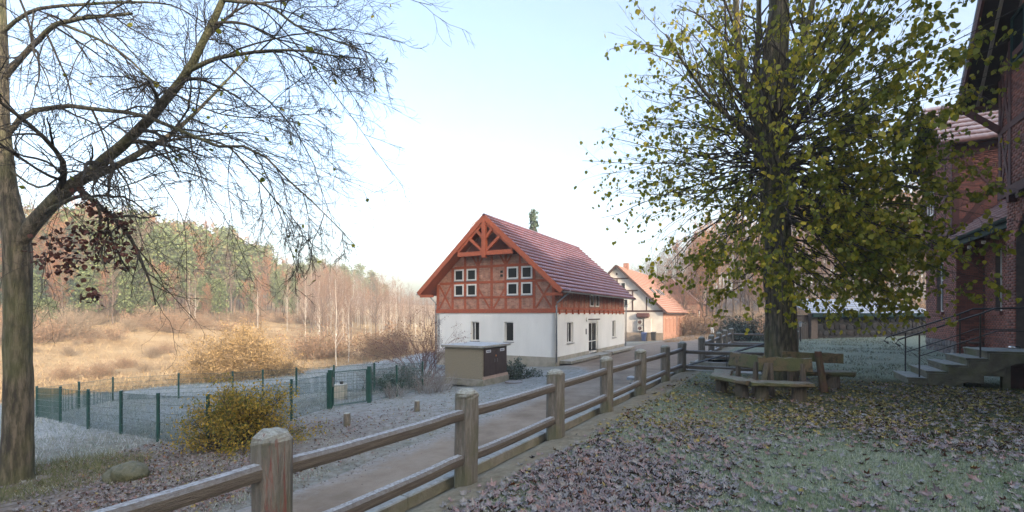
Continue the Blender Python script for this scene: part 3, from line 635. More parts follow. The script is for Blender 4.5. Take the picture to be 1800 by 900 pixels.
MB().box(.0, .06, .0, 1.96, .10, .21).build('threshold', mat('pale_brick_sill', (.45, .33, .27), (.36, .27, .22), sc=9), BX)

# ---------------------------------------------------------------- farther house with orange roof
H2 = thing('farther_house', 'old house with warm orange tile roof and pale timbered gable behind the main house', 'house', (17.7, 56.7, -.95), RZH)
OLDW = mat('stained_pale_render', (.62, .58, .52), (.44, .40, .36), sc=.7, det=10, bump=.3, bsc=20, rough=.95)
W2_, D2_ = 10.9, 24.; C2 = -5.45; ZE2, ZR2 = 3.1, 8.75; SL2 = (ZR2-ZE2)/(5.45+.35); z2 = lambda u: ZR2-.12-abs(u-C2)*SL2
BRO = mat_brick('warm_brick_side', 'y', (.44, .20, .13), (.36, .16, .11), (.4, .33, .27)); BROX = mat_brick('warm_brick_front', 'x', (.36, .17, .12), (.3, .14, .1), (.4, .33, .27))
G2 = Face('x', 0); S2 = Face('r', 0)
MB().prism([(-W2_, 0, -.5), (0, 0, -.5), (0, 0, z2(0)), (C2, 0, z2(C2)), (-W2_, 0, z2(0))], (0, .25, 0)).build('gable_wall', OLDW, H2)
MB().prism([(-W2_, D2_-.25, -.5), (0, D2_-.25, -.5), (0, D2_-.25, z2(0)), (C2, D2_-.25, z2(C2)), (-W2_, D2_-.25, z2(0))], (0, .25, 0)).build('gable_wall', OLDW, H2)
S2.box(MB(), .25, D2_-.25, -.25, -.002, -.5, z2(0)).build('side_wall', BRO, H2)
S2.box(MB(), .0, .5, -.02, .05, -.4, z2(0)-.05).build('corner_pier', BRO, H2)
G2.box(MB(), -W2_, 0.05, 0, .07, -.5, .55).build('plinth', mat('rubble_plinth', (.28, .22, .17), (.2, .17, .14), sc=3, bump=1.5, vor=3), H2)
for (a_, b_, c_, d_, wd) in ((-W2_, 3.12, .1, 3.12, .2), (-7.6, 5.6, -2.95, 5.6, .18), (-7.0, 3.2, -7.0, 5.5, .16), (-3.55, 3.2, -3.55, 5.5, .16), (-1.9, 3.2, -1.9, 4.8, .14), (-6.9, 7.1, -4.0, 7.1, .16), (-5.45, 5.7, -5.45, 7.0, .15)):
    tb(G2, a_, b_, c_, d_, wd, .04, m=TIMBD, par=H2)
for u in (-6.2, -4.7):
    w_ = window(H2, G2, u-.28, u+.28, 5.75, 6.6, n=.04, fw=.05, sill=False)
window(H2, G2, -5.1, -4.1, 3.5, 4.6, n=.04, fw=.06, sill=False, muntins=(-4.6,))
window(H2, G2, -7.6, -6.6, 1.0, 2.3, n=.04, fw=.06, sill=True, muntins=(-7.1,))
G2.box(MB(), -5.6, -5.4, .0, .05, 7.55, 7.8).build('vent', TIMBD, H2)
for sgn in (1, -1):
    ux = C2+sgn*5.95
    MB().prism([(ux, -.45, ZR2-5.95*SL2-.1), (C2, -.45, ZR2-.1), (C2, -.45, ZR2), (ux, -.45, ZR2-5.95*SL2)], (0, D2_+.8, 0)).build('roof_deck', TIMBD, H2)
    tile_roof(H2, (ux, ZR2-5.95*SL2), (C2, ZR2), -.5, D2_+.4, None, 21, ROOFO, tw=.6)
    tb(Face('x', -.45), ux, ZR2-5.95*SL2-.08, C2, ZR2-.06, .24, .05, -.02, TIMBD, H2, 'verge_board')
MB().box(C2-.1, C2+.5, 3.2, 3.8, ZR2-1.0, ZR2+.55).build('chimney', BROX, H2)
for (y_, s_) in ((4.3, .40), (8.2, .40), (10.2, .40)):
    xx = C2+5.95*(1-s_); zz = ZR2-(xx-C2)*SL2; xx2 = xx-.75; zz2 = ZR2-(xx2-C2)*SL2; nn = .12
    mbk = MB().hexa([(xx, y_, zz), (xx, y_+.9, zz), (xx2, y_+.9, zz2), (xx2, y_, zz2), (xx+nn, y_, zz+nn), (xx+nn, y_+.9, zz+nn), (xx2+nn, y_+.9, zz2+nn), (xx2+nn, y_, zz2+nn)])
    sk = mbk.build('skylight', ZINC, H2)
    MB().hexa([(xx+.13, y_+.1, zz+.17), (xx+.13, y_+.8, zz+.17), (xx2+.17, y_+.8, zz2+.12), (xx2+.17, y_+.1, zz2+.12), (xx+.14, y_+.1, zz+.19), (xx+.14, y_+.8, zz+.19), (xx2+.19, y_+.8, zz2+.14), (xx2+.19, y_+.1, zz2+.14)]).build('pane', mat('sky_glass', (.3, .33, .38), rough=.15), sk)
gutter(H2, (.55, -.4, ZE2-.28), (.55, D2_, ZE2-.28)); pipe(H2, [(.5, 9.0, 2.7), (.12, 9.0, 2.5), (.12, 9.0, 0)])
for u in (1.6, 4.3, 7.0, 10.2, 13.4, 16.6, 20.):
    S2.box(MB(), u, u+.9, -.01, .02, .5, 2.2).build('boarded_opening', mat('old_red_boards', (.25, .11, .075), (.34, .17, .11), sc=6, stretch=(1, 4, 1)), H2)
    S2.box(MB(), u-.1, u+1.0, .0, .07, 2.2, 2.32).build('lintel', mat('pale_lintel', (.5, .36, .28)), H2)
G2.box(MB(), -3.0, -1.5, .0, .6, 2.35, 2.9).build('porch_hood', mat('brown_hood', (.10, .04, .035)), H2, bevel=.1)
for k in range(2):
    ac = G2.box(MB(), -2.9, -2.3, .02, .38, .75+k*.72, 1.40+k*.72).build('air_conditioner', mat('grey_unit', (.42, .42, .40)), H2, bevel=.02)
    MB().tube([(-2.6, -.385, 1.08+k*.72), (-2.6, -.40, 1.08+k*.72)], .22, 14).build('fan_grille', TIMBD, ac)
G2.box(MB(), -2.1, -1.3, .02, .4, .6, 2.2).build('meter_cupboard', OLDW, H2)
# brick barn beyond, with its door and notice
H3 = thing('brick_barn', 'red brick barn with dark door half hidden beyond the farther house', 'barn', (17.7+.469*24.2+.883*.8, 56.7+.883*24.2-.469*.8, -.9), RZH)
Face('r', 0).box(MB(), 0, 18, -8, 0, -.5, 4.6).build('wall', BRO, H3)
MB().prism([(.4, -.3, 4.5), (-8.4, -.3, 4.5), (-4, -.3, 8.6)], (0, 18.6, 0)).build('roof', ROOFO, H3)
Face('r', 0).box(MB(), .9, 3.1, .0, .05, 0, 3.4).build('door', TIMBD, H3)
Face('r', 0).box(MB(), 1.6, 2.5, .06, .09, 2.3, 3.2).build('notice', mat('white_notice', (.75, .77, .78)), H3)
Face('x', 0).box(MB(), -7.9, -.1, .0, .0+.05, 4.2, 4.5).build('cornice', BROX, H3)
# ================================================================ brick building on the right
RB = thing('brick_building', 'tall dark red brick and timber building with entrance steps at the right edge', 'building', (13.06, 12.76, 0), RZH)
MORT = mat('old_mortar', (.15, .115, .10), (.10, .08, .075), sc=8, bump=.4)
BRK = mat('weathered_red_brick', (.28, .10, .072), (.16, .062, .05), (.22, .08, .06), sc=5, bump=.4, bsc=60, rnd='isl', rv=.5)
BRKO = mat('weathered_red_brick_single', (.28, .10, .072), (.16, .062, .05), (.22, .08, .06), sc=5, bump=.4, bsc=60, rnd='obj', rv=.5)
TIMR = mat('mauve_red_timber', (.10, .034, .03), (.065, .025, .023), sc=6, bump=.4, bsc=30)
SOFF = mat('dark_soffit_boards', (.022, .012, .011), (.014, .009, .008), sc=3, stretch=(1, 8, 1), bump=.3)
GREENM = mat('dark_green_metal', (.012, .036, .034), (.018, .05, .045), sc=5, rough=.7, spec=.2)
BVt = np.array([(-.5, 0, -.5), (.5, 0, -.5), (.5, 0, .5), (-.5, 0, .5), (-.49, 1, -.47), (.49, 1, -.47), (.49, 1, .47), (-.49, 1, .47)], float)
BFt = np.array([(4, 5, 6, 7), (0, 1, 5, 4), (1, 2, 6, 5), (2, 3, 7, 6), (3, 0, 4, 7)])
brick_mesh = {}
def brick_cells(u0, u1, z0, z1, holes=(), top=None):
    out = []; r = 0; z = z0+.04; rg = np.random.RandomState(int(abs(u0*10+z0*7)))
    while z+.033 < z1:
        u = u0-(.127 if r % 2 else 0)
        while u < u1-.02:
            a_, b_ = max(u, u0), min(u+.244, u1)
            segs = [(a_, b_)]
            for h in holes:
                if h[2] < z < h[3]:
                    ns = []
                    for p, q in segs:
                        if q <= h[0] or p >= h[1]: ns.append((p, q)); continue
                        if p < h[0]: ns.append((p, h[0]))
                        if q > h[1]: ns.append((h[1], q))
                    segs = ns
            for p, q in segs:
                if q-p > .05 and (top is None or z+.03 < min(top(p), top(q))): out.append(((p+q)/2, z, q-p, .010+.006*rg.rand()))
            u += .254
        z += .077; r += 1
    return out
def bricks_joined(par, fc, cells, name='brick_courses', m=None):
    if not cells: return
    c = np.array(cells); n = len(c); V = np.empty((n, 8, 3)); uu = c[:, 0, None]+BVt[None, :, 0]*c[:, 2, None]; nn = BVt[None, :, 1]*c[:, 3, None]+.001; zz = c[:, 1, None]+BVt[None, :, 2]*.065
    if fc.k == 'x': V[..., 0] = uu; V[..., 1] = fc.at-nn
    elif fc.k == 'r': V[..., 0] = fc.at+nn; V[..., 1] = uu
    else: V[..., 0] = fc.at-nn; V[..., 1] = uu
    V[..., 2] = zz; F = (BFt[None]+(np.arange(n)*8)[:, None, None]).reshape(-1, 4)
    tag(link(name, mesh_np(name, V.reshape(-1, 3), F), m or BRK, par), kind='stuff')
brick_me = None
def bricks_single(par, fc, cells):
    global brick_me
    if brick_me is None: brick_me = mesh_np('brick', BVt*np.array([1, -1, .065]), BFt[:, ::-1]); brick_me.materials.append(BRKO)
    for u, z, ln, dp in cells:
        o = bpy.data.objects.new('brick', brick_me); C.objects.link(o); o.parent = par
        o.location = fc(u, .001, z); o.scale = (ln, dp, 1)
        if fc.k == 'l': o.rotation_euler = (0, 0, -math.pi/2)
L3 = Face('l', 0); L3u = Face('l', -.12); L1 = Face('l', .79); L1u = Face('l', .67); L2 = Face('l', 1.6); S1 = Face('x', 6.92)
def topm(u): return 14.0-abs(u+4.5)*1.29
def topw(u): return 10.35-abs(u-8.95)*.9
# masonry backing
arc = [(-1.6+1.065*math.cos(t), 3.45+.95*math.sin(t)) for t in np.linspace(0, math.pi, 11)]
mw = MB()
L3.box(mw, -.535, 0, -.5, 0, -.3, 4.8); L3.box(mw, -9, -2.665, -.5, 0, -.3, 4.8)
pl = [(-.535, 4.8), (-.535, 3.45)]+arc[1:-1]+[(-2.665, 3.45), (-2.665, 4.8)]
mw.prism([L3(u, 0, z) for u, z in pl], (.5, 0, 0))
mw.build('ground_floor_wall', MORT, RB)
L3.box(MB(), -2.8, -.2, -2.6, -2.4, -.3, 4.8).build('porch_back_wall', MORT, RB)
Face('x', 0).box(MB(), .5, 9, -.02, .0, -.3, 4.8).build('porch_side_wall', MORT, RB)
L3.box(MB(), -2.3, -1.0, -2.4, -2.34, .9, 3.1).build('entrance_door', TIMR, RB)
L3.box(MB(), -9, -.0, -4, -.5, 4.55, 4.75).build('porch_ceiling', SOFF, RB)
L3.box(MB(), -2.66, -.54, -2.6, 0.0, .5, .89).build('porch_floor', CONC, RB)
MB().box(2.0, 9, -9, -.02, 0, 4.7).build('inner_wall', MORT, RB)
MB().prism([L3u(u, 0, z) for u, z in ((-9, 4.8), (.05, 4.8), (.05, topm(.05)-.2), (-4.5, topm(-4.5)-.2), (-9, topm(-9)-.2))], (.35, 0, 0)).build('upper_wall', MORT, RB)
Face('x', -.05).box(MB(), .25, 9, -.3, -.1, 4.8, topm(.05)-.3).build('upper_side_wall', MORT, RB)
wm = MB(); L1.wall(wm, 6.92, 10.95, -.3, 4.86, [(8.45, 9.35, 1.87, 3.94)], .3); wm.build('wing_wall', MORT, RB)
wm = MB(); L2.wall(wm, .05, 6.9, -.3, 5.0, [(5.37, 5.95, 1.88, 4.1)], .3); wm.build('link_wall', MORT, RB)
S1.box(MB(), .8, 1.62, -.3, 0, -.3, 4.86).build('wing_return_wall', MORT, RB)
MB().box(.8, 8, 10.9, 11.0, -.3, 8.2).build('wing_far_wall', MORT, RB)
MB().prism([L1u(u, 0, z) for u, z in ((6.85, 4.86), (10.98, 4.86), (10.98, topw(10.98)-.15), (8.95, topw(8.95)-.15), (6.85, topw(6.85)-.15))], (.3, 0, 0)).build('wing_upper_wall', MORT, RB)
Face('x', 6.85).box(MB(), .98, 8, -.3, 0, 4.86, 8.35).build('wing_upper_side_wall', MORT, RB)
# bricks one by one where they are largest, joined courses elsewhere
c_s1 = brick_cells(.79, 1.6, .0, 4.84); near = [c for c in c_s1 if c[1] > .95]
c_su = brick_cells(.67, 6.0, 5.02, 8.3); nu = [c for c in c_su if c[0] < 2.3]
single = near[:160]+nu; 
bricks_single(RB, S1, near[:150]); bricks_joined(RB, S1, [c for c in c_s1 if c not in near[:150]])
nu = nu[:150]; SU = Face('x', 6.85); bricks_single(RB, SU, nu); bricks_joined(RB, SU, [c for c in c_su if c not in nu])
bricks_joined(RB, L1, brick_cells(6.92, 10.95, .72, 4.84, [(8.45, 9.35, 1.85, 3.96)]))
bricks_joined(RB, L2, brick_cells(.05, 6.9, .3, 4.9, [(5.37, 5.95, 1.86, 4.12)]))
bricks_joined(RB, L3, brick_cells(-.535, 0, .0, 4.78)); bricks_joined(RB, L3, brick_cells(-9, -2.665, .0, 4.78))
arch_h = [(-2.665, -.535, 0, 3.45)]+[(-1.6-1.065*math.cos(t), -1.6+1.065*math.cos(t), 3.40, 3.45+.95*math.sin(t)+.03) for t in np.linspace(.05, 1.5, 12)]
bricks_joined(RB, L3, brick_cells(-2.665, -.535, 3.45, 4.78, arch_h))
bricks_joined(RB, L3u, brick_cells(-9, .05, 5.05, 13.8, top=lambda u: topm(u)-.3))
bricks_joined(RB, L1u, brick_cells(6.85, 10.98, 5.05, 10.2, top=lambda u: topw(u)-.25))
bricks_joined(RB, Face('l', 2.4), brick_cells(-2.8, -.2, .9, 4.5), m=BRK)
for i, t in enumerate(np.linspace(.08, math.pi-.08, 19)):     # arch voussoirs
    p = (-1.6+1.09*math.cos(t), 3.45+.975*math.sin(t)); q = (-1.6+1.34*math.cos(t), 3.45+1.22*math.sin(t))
    L3.beam(MB(), p[0], p[1], q[0], q[1], .07, -.02, .022).build('arch_brick', BRKO, RB)
# plinth stones of the wing
STONE = mat('grey_fieldstone', (.20, .19, .18), (.12, .115, .12), (.17, .14, .125), sc=4, bump=.8, bsc=18, rnd='obj', rv=.6)
def stone_mesh(seed):
    rg = np.random.RandomState(seed); n = 7; an = np.sort(rg.rand(n)*.6+np.arange(n))*2*np.pi/n
    sq = lambda t: 1/max(abs(math.cos(t)), abs(math.sin(t)))**.7
    r0 = [(math.cos(t)*.5*sq(t)*.92, 0, math.sin(t)*.5*sq(t)*.92) for t in an]
    r1 = [(p[0]*.96, -.6-.2*rg.rand(), p[2]*.96) for p in r0]; r2 = [(p[0]*.6, -1-.15*rg.rand(), p[2]*.6) for p in r0]
    return lofted([r0, r1, r2]).mesh('stone', 0, True)
stone_ms = [stone_mesh(k) for k in range(6)]
for m_ in stone_ms: m_.materials.append(STONE)
def lay_stones(par, fc, u0, u1, z0, z1, sw_, sh_, dp, rg, ms=None):
    z = z0
    while z < z1-.1:
        hh = min(sh_*(.8+.4*rg.rand()), z1-z); u = u0+rg.rand()*.2
        while u < u1-.1:
            ww = min(sw_*(.6+.8*rg.rand()), u1-u); o = bpy.data.objects.new('stone', (ms or stone_ms)[rg.randint(6)]); C.objects.link(o); o.parent = par
            h2 = hh*(.9+.2*rg.rand()); o.location = fc(u+ww/2, -.02, z+hh/2+.04*rg.randn()*sh_); o.scale = (ww*.94, dp, h2*.93)
            o.rotation_euler = (0, rg.randn()*.08, 0) if fc.k == 'x' else (rg.randn()*.06, 0, -math.pi/2)
            u += ww
        z += hh
lay_stones(RB, L1, 6.92, 10.95, .0, .74, .38, .34, .07, np.random.RandomState(4))
lay_stones(RB, S1, .79, 1.6, .0, .72, .36, .34, .07, np.random.RandomState(5))
# windows
def rwin(fc, u0, u1, z0, z1, n=-.16, **k): return window(RB, fc, u0, u1, z0, z1, n=n, fw=.06, **k)
rwin(L1, 8.45, 9.35, 1.87, 3.94, muntins=(8.9,), bars=(3.2,)); rwin(L2, 5.37, 5.95, 1.88, 4.1, muntins=(5.66,), bars=(3.3,))
L1.box(MB(), 8.35, 9.45, .0, .10, 1.75, 1.86).build('brick_sill', BRK, RB); L2.box(MB(), 5.3, 6.02, .0, .10, 1.74, 1.87).build('brick_sill', BRK, RB)
rwin(L1u, 9.2, 10.0, 6.0, 7.4, n=.02, muntins=(9.6,), sill=False); rwin(L3u, -1.5, -.75, 8.0, 9.2, n=.03, mf=GREENM, sill=False); rwin(L3u, -3.4, -2.3, 5.9, 7.6, n=.03, muntins=(-2.85,), sill=False)
# timber framing of the upper storeys
def rt_(fc, *a, **k): return tb(fc, *a, m=TIMR, par=RB, **k)
rt_(L3u, -9, 4.9, .06, 4.9, wd=.24, n=.05); rt_(L3u, -9, 6.55, .05, 6.55, wd=.15, n=.04); rt_(L3u, -9, 8.25, .05, 8.25, wd=.16, n=.04)
for u in (-.03, -.62, -1.7, -2.1, -3.6, -4.5): rt_(L3u, u, 5.0, u, topm(u)-.3, wd=.14, n=.035)
rt_(L3u, -.1, 6.6, -.57, 8.2, wd=.10, n=.03); rt_(L3u, -.57, 6.6, -.1, 8.2, wd=.10, n=.033); rt_(L3u, -.1, 5.05, -.57, 6.5, wd=.10, n=.03); rt_(L3u, -.57, 5.05, -.1, 6.5, wd=.10, n=.033)
for u in np.arange(-8.8, 0, .55): L3.box(MB(), u-.08, u+.08, .0, .17, 4.62, 4.79).build('joist_end', TIMR, RB)
rt_(L1u, 6.85, 4.96, 11, 4.96, wd=.2, n=.05); rt_(L1u, 6.85, 6.4, 11, 6.4, wd=.14, n=.03); rt_(L1u, 6.85, 8.0, 11, 8.0, wd=.15, n=.035)
for u in (6.93, 7.7, 9.05, 10.15, 10.9): rt_(L1u, u, 5, u, topw(u)-.2, wd=.15, n=.03)
for u in np.arange(7.1, 11, .5): L1.box(MB(), u-.08, u+.08, .0, .17, 4.66, 4.85).build('joist_end', TIMR, RB)
rt_(SU, .67, 4.96, 6, 4.96, wd=.2, n=.05); rt_(SU, .67, 8.1, 6, 8.1, wd=.18, n=.04)
for u in (.76, 2.9): rt_(SU, u, 5, u, 8.2, wd=.17, n=.035)
rt_(SU, .85, 7.9, 2.8, 5.1, wd=.15, n=.03); rt_(SU, .85, 5.1, 2.8, 7.9, wd=.15, n=.034)
# roofs (their slopes run across local y, so each roof part is turned a quarter)
def turned_roof(name, ex, ez, rx, rz_, y0, y1, nc, thick, m=ROOFT, tw=.2):
    rf = MB().prism([(ex, y0, ez-thick), (rx, y0, rz_-thick), (rx, y0, rz_), (ex, y0, ez)], (0, y1-y0, 0)).build(name, SOFF, RB, rz=math.pi/2)
    tile_roof(rf, (ex, ez), (rx, rz_), y0, y1, None, nc, m, tw=tw, amp=.02, lift=.03); return rf
ROOFP = mat('frosted_plain_tile', (.24, .12, .11), (.17, .09, .085), sc=6, bump=.3, bsc=30, rnd='isl', rv=.25, frost=1.0, fsc=1.2, fmin=.1, fcol=(.62, .60, .68), fbase=.5)
turned_roof('roof', .62, 7.55, -4.5, 14.15, -9, .80, 26, .10); turned_roof('roof', -9.62, 7.55, -4.5, 14.15, -9, .80, 26, .10)
turned_roof('wing_roof', 6.45, 8.28, 8.95, 10.5, -8, -.2, 9, .10, ROOFP); turned_roof('wing_roof', 11.4, 8.28, 8.95, 10.5, -8, -.2, 9, .10, ROOFP)
LV = Face('l', -.80)
tb(LV, .62, 7.45, -4.5, 14.05, .22, .04, -.02, TIMR, RB, 'verge_board'); tb(LV, -9.6, 7.45, -4.5, 14.05, .22, .043, -.02, TIMR, RB, 'verge_board')
tb(Face('l', -.83), .66, 7.62, -4.5, 14.25, .05, .03, .012, ZINC, RB, 'verge_flashing')
tb(Face('l', -.45), .60, 7.32, -4.5, 13.9, .06, .03, -.03, mat('pale_batten', (.3, .26, .22)), RB, 'soffit_batten')
for u_ in (-2.2,): MB().beam((-.78, u_, topm(u_)-.27), (.0, u_, topm(u_)-.27), .13, .16).build('purlin', SOFF, RB)
MB().beam((-.14, -.05, 6.6), (-.74, .28, 7.35), .16, .16).build('eaves_bracket', TIMR, RB)
MB().beam((-.78, .42, 7.40), (.5, .42, 7.40), .14, .14).build('eaves_beam', TIMR, RB)
# lean-to roof over the entrance recess
MB().prism([(.42, .08, 4.38), (2.5, .08, 6.1), (2.5, .08, 6.18), (.42, .08, 4.46)], (0, 6.74, 0)).build('lean_to_deck', SOFF, RB)
tile_roof(RB, (.40, 4.47), (2.5, 6.2), .08, 6.82, None, 9, ROOFP, tw=.22, amp=.02, name='lean_to_tile_course')
gutter(RB, (.33, .05, 4.46), (.33, 6.86, 4.46), GREENM, .085); pipe(RB, [(.33, .25, 4.4), (.45, .22, 4.1), (.62, .12, 3.9)], GREENM, .06)
MB().box(.40, .48, .08, 6.82, 4.22, 4.40).build('fascia', GREENM, RB)
for y_ in np.arange(.6, 6.8, .9): MB().beam((.45, y_, 4.33), (1.6, y_, 5.25), .09, .12).build('rafter', SOFF, RB)
for (y_, x_) in ((5.6, 1.2), (4.3, 1.2)): MB().tube([(x_-.4, y_, 4.22), (x_-.4, y_, 4.12)], .06, 10).build('ceiling_lamp', WFRAME, RB)
# ---------------------------------------------------------------- entrance steps
ES = thing('entrance_steps', 'mossy concrete entrance steps with landing before the brick building', 'steps', (13.06, 12.76, 0), RZH)
MOSSC = mat('mossy_concrete', (.17, .165, .12), (.09, .09, .065), sc=4, bump=.6, bsc=25, frost=.45, moss=.75, fmin=.6)
Y0_, Y1_ = -2.18, -.55; XS = [-2.52, -2.15, -1.78, -1.41, -1.04]; ZS = [.2, .375, .55, .725, .90]
for k in range(5):
    x0 = XS[k]; x1 = XS[k+1]+.03 if k < 4 else .0
    if k < 4: MB().box(x0+.03, x1+.3, Y0_+.02, Y1_-.02, max(-.2, ZS[k]-.42), ZS[k]-.05).build('riser', MOSSC, ES, bevel=.008)
    MB().box(x0, x1, Y0_, Y1_, ZS[k]-.05, ZS[k]).build('tread', MOSSC, ES, bevel=.01)
for yy in (Y0_-.03, Y1_-.05):
    MB().prism([(-2.2, yy, -.1), (-1.95, yy, .03), (-1.62, yy, .03), (-.55, yy, .62), (0, yy, .70), (0, yy, .846), (-1.0, yy, .846), (-1.0, yy, .67), (-1.37, yy, .67), (-1.37, yy, .497), (-1.74, yy, .497), (-1.74, yy, .322), (-2.11, yy, .322), (-2.11, yy, -.1)], (0, .08, 0)).build('stringer', MOSSC, ES)
MB().box(-1.0, 0, Y0_+.08, Y1_-.08, .70, .845).build('landing_slab', MOSSC, ES)
for x_ in (-.62, -.08): MB().box(x_-.07, x_+.07, Y0_+.25, Y0_+.4, -.1, .69).build('support_pier', MOSSC, ES)
MB().box(-.5, .6, -1.6, -1.5, -.05, .68).build('landing_shade_panel', TIMBD, ES)  # dark panel added to stand in for the shade under the landing
for yy in (Y0_+.12, Y1_-.12):
    tp_ = 1.06; pts = [(-2.62, yy, ZS[0]+tp_-.30), (-2.72, yy, ZS[0]+tp_-.24), (-2.66, yy, ZS[0]+tp_-.14), (-2.28, yy, ZS[0]+tp_+.02), (-1.12, yy, ZS[3]+tp_-.02), (-.85, yy, ZS[4]+tp_-.06), (-.02, yy, ZS[4]+tp_-.05)]
    MB().tube(pts, .02, 8).build('handrail', IRON, ES)
    MB().tube([(-2.25, yy, ZS[0]+.52), (-1.12, yy, ZS[3]+.50), (-.82, yy, ZS[4]+.47), (-.02, yy, ZS[4]+.47)], .014, 6).build('mid_rail', IRON, ES)
    for x_, z_ in ((-2.25, ZS[0]), (-1.12, ZS[3])): MB().tube([(x_, yy, z_), (x_, yy, z_+tp_)], .017, 8).build('rail_post', IRON, ES)
bowl = MB().tube([(0, 0, 0), (0, 0, .01), (0, 0, .055), (0, 0, .06)], [.11, .125, .10, .095], 20).build('pet_bowl', mat('steel', (.55, .55, .55), rough=.25, metal=1), None, (12.62, 12.15, .90), smooth=True)
tag(bowl, 'shiny steel pet bowl on the landing of the entrance steps', 'bowl')
# ---------------------------------------------------------------- long low shed with fieldstone wall
AW = math.atan2(6.5, 14.2)
LS = thing('stone_shed', 'long low fieldstone shed with frosted roof behind the yard', 'shed', (17.3, 29.8, .1), AW)
FS = Face('x', 0); DST = mat('shaded_fieldstone', (.032, .034, .038), (.015, .015, .018), (.045, .032, .03), sc=4, bump=.8, bsc=18, rnd='obj', rv=.8); DMO = mat('shaded_mortar', (.03, .03, .03), (.02, .02, .02), sc=6)  # stone and mortar darkened in colour to stand in for eaves shade
dsm = []
for m_ in stone_ms: q_ = m_.copy(); q_.materials.clear(); q_.materials.append(DST); dsm.append(q_)
FS.box(MB(), 0, 15.8, -.4, 0, -.4, 1.62).build('wall_core', DMO, LS)
lay_stones(LS, FS, 2.1, 15.6, -.1, 1.5, .62, .42, .09, np.random.RandomState(9), dsm)
FS.box(MB(), .05, 1.35, .0, .06, -.2, 1.55).build('boarded_gate', TIMBD, LS)
for k in range(7): FS.box(MB(), .08+k*.18, .08+k*.18+.165, .062, .085, -.15, 1.5).build('board', mat('grey_board', (.10, .085, .075), (.07, .06, .055), sc=4, rnd='obj', rv=.5, stretch=(4, 4, .6)), LS)
FS.box(MB(), 1.42, 2.05, .0, .22, -.2, 1.72).build('pier', mat('pale_brick_pier', (.17, .13, .115), (.12, .095, .08), sc=6, bump=.5), LS, bevel=.01)
MB().hexa([(1.2, -.5, 1.66), (16, -.5, 1.66), (16, 2.9, 2.72), (2.6, 2.9, 2.72), (1.2, -.5, 1.73), (16, -.5, 1.73), (16, 2.9, 2.79), (2.6, 2.9, 2.79)]).build('roof', mat('frosted_roofing_felt', (.30, .33, .37), (.22, .24, .27), sc=1.5, stretch=(.3, 3, 1), frost=1.0, fsc=1.3, fmin=.0, fcol=(.42, .48, .57)), LS)
for k in range(7): q_ = 1.2+.21*k; MB().hexa([(q_, -.5+.5*k+.01, 1.735+.156*k), (16, -.5+.5*k+.01, 1.735+.156*k), (16, -.46+.5*k, 1.748+.156*k), (q_, -.46+.5*k, 1.748+.156*k), (q_, -.5+.5*k+.01, 1.75+.156*k), (16, -.5+.5*k+.01, 1.75+.156*k), (16, -.46+.5*k, 1.762+.156*k), (q_, -.46+.5*k, 1.762+.156*k)]).build('felt_lap', mat('lap_shadow', (.2, .22, .25)), LS)  # felt laps as dark strips, their shadow lines put into the colour
MB().box(1.1, 16.02, -.56, -.505, 1.50, 1.74).build('fascia', GREENM, LS)
MB().box(15.6, 16, 0, 2.8, -.4, 1.9).build('end_wall', MORT, LS)
# ---------------------------------------------------------------- small things in the yard
LP = thing('garden_lamp', 'slim black garden lamp post with white head at the yard wall', 'lamp', (PX(1407, 27.5), 27.5, .2))
MB().tube([(0, 0, -.1), (0, 0, .85)], .035, 8).build('pole', IRON, LP); MB().tube([(0, 0, .85), (0, 0, 1.08)], [.05, .09], 8).build('lantern', mat('opal_glass', (.55, .58, .6), rough=.3), LP); MB().tube([(0, 0, 1.08), (0, 0, 1.16)], [.11, .02], 8).build('cap', IRON, LP)
BL = thing('bollard_lamp', 'short dark bollard lamp standing on the road side of the rail fence', 'lamp', (PX(1110, 12.3), 12.3, -.86))
MB().tube([(0, 0, 0), (0, 0, .85), (0, 0, .88)], [.055, .055, .05], 12).build('pole', mat('dark_grey_paint', (.05, .06, .075), rough=.5), BL); MB().tube([(0, 0, .96), (0, 0, 1.02), (0, 0, 1.05)], [.13, .11, .04], 14).build('cap', mat('frosted_cap', (.12, .15, .2), rough=.5, frost=.8), BL); MB().tube([(0, 0, .88), (0, 0, .96)], .045, 10).build('lens', mat('opal_glass'  , (.5, .5, .5)), BL)
bin_v = [('blue lidded wheelie bin beside the pale gable of the farther house', (.03, .05, .12), (.05, .10, .28), 17.7-.883*2.0-.469*.9, 56.7+.469*2.0-.883*.9), ('dark grey wheelie bin next to the blue bin', (.03, .033, .035), (.04, .045, .045), 17.7-.883*.9-.469*.9, 56.7+.469*.9-.883*.9)]
for lb_, c1_, c2_, x_, y_ in bin_v:
    b_ = thing('wheelie_bin', lb_, 'bin', (x_, y_, gz(x_, y_)), RZH, 'bins by the farther house')
    lofted([[(-.2, -.22, .05), (.2, -.22, .05), (.2, .2, .05), (-.2, .2, .05)], [(-.28, -.3, .95), (.28, -.3, .95), (.28, .28, .95), (-.28, .28, .95)]]).build('body', mat('bin_body_%d' % int(c1_[2]*1000), c1_, rough=.5), b_, bevel=.02)
    MB().hexa([(-.3, -.33, .96), (.3, -.33, .96), (.3, .3, 1.0), (-.3, .3, 1.0), (-.28, -.3, 1.0), (.28, -.3, 1.0), (.28, .28, 1.06), (-.28, .28, 1.06)]).build('lid', mat('bin_lid_%d' % int(c2_[2]*1000), c2_, rough=.5), b_)
    for s_ in (-.22, .22): MB().tube([(s_-.03, .24, .1), (s_+.03, .24, .1)], .1, 12).build('wheel', IRON, b_)
bx_, by_ = PX(1252, 58), 58
bi = thing('bicycle', 'parked bicycle with pale panniers at the end of the road', 'bicycle', (bx_, by_, gz(bx_, by_)), 1.2)
def ringpts(cx, r, n=20): return [(cx+r*math.cos(t), 0, .34+r*math.sin(t)) for t in np.linspace(0, 2*math.pi, n+1)]
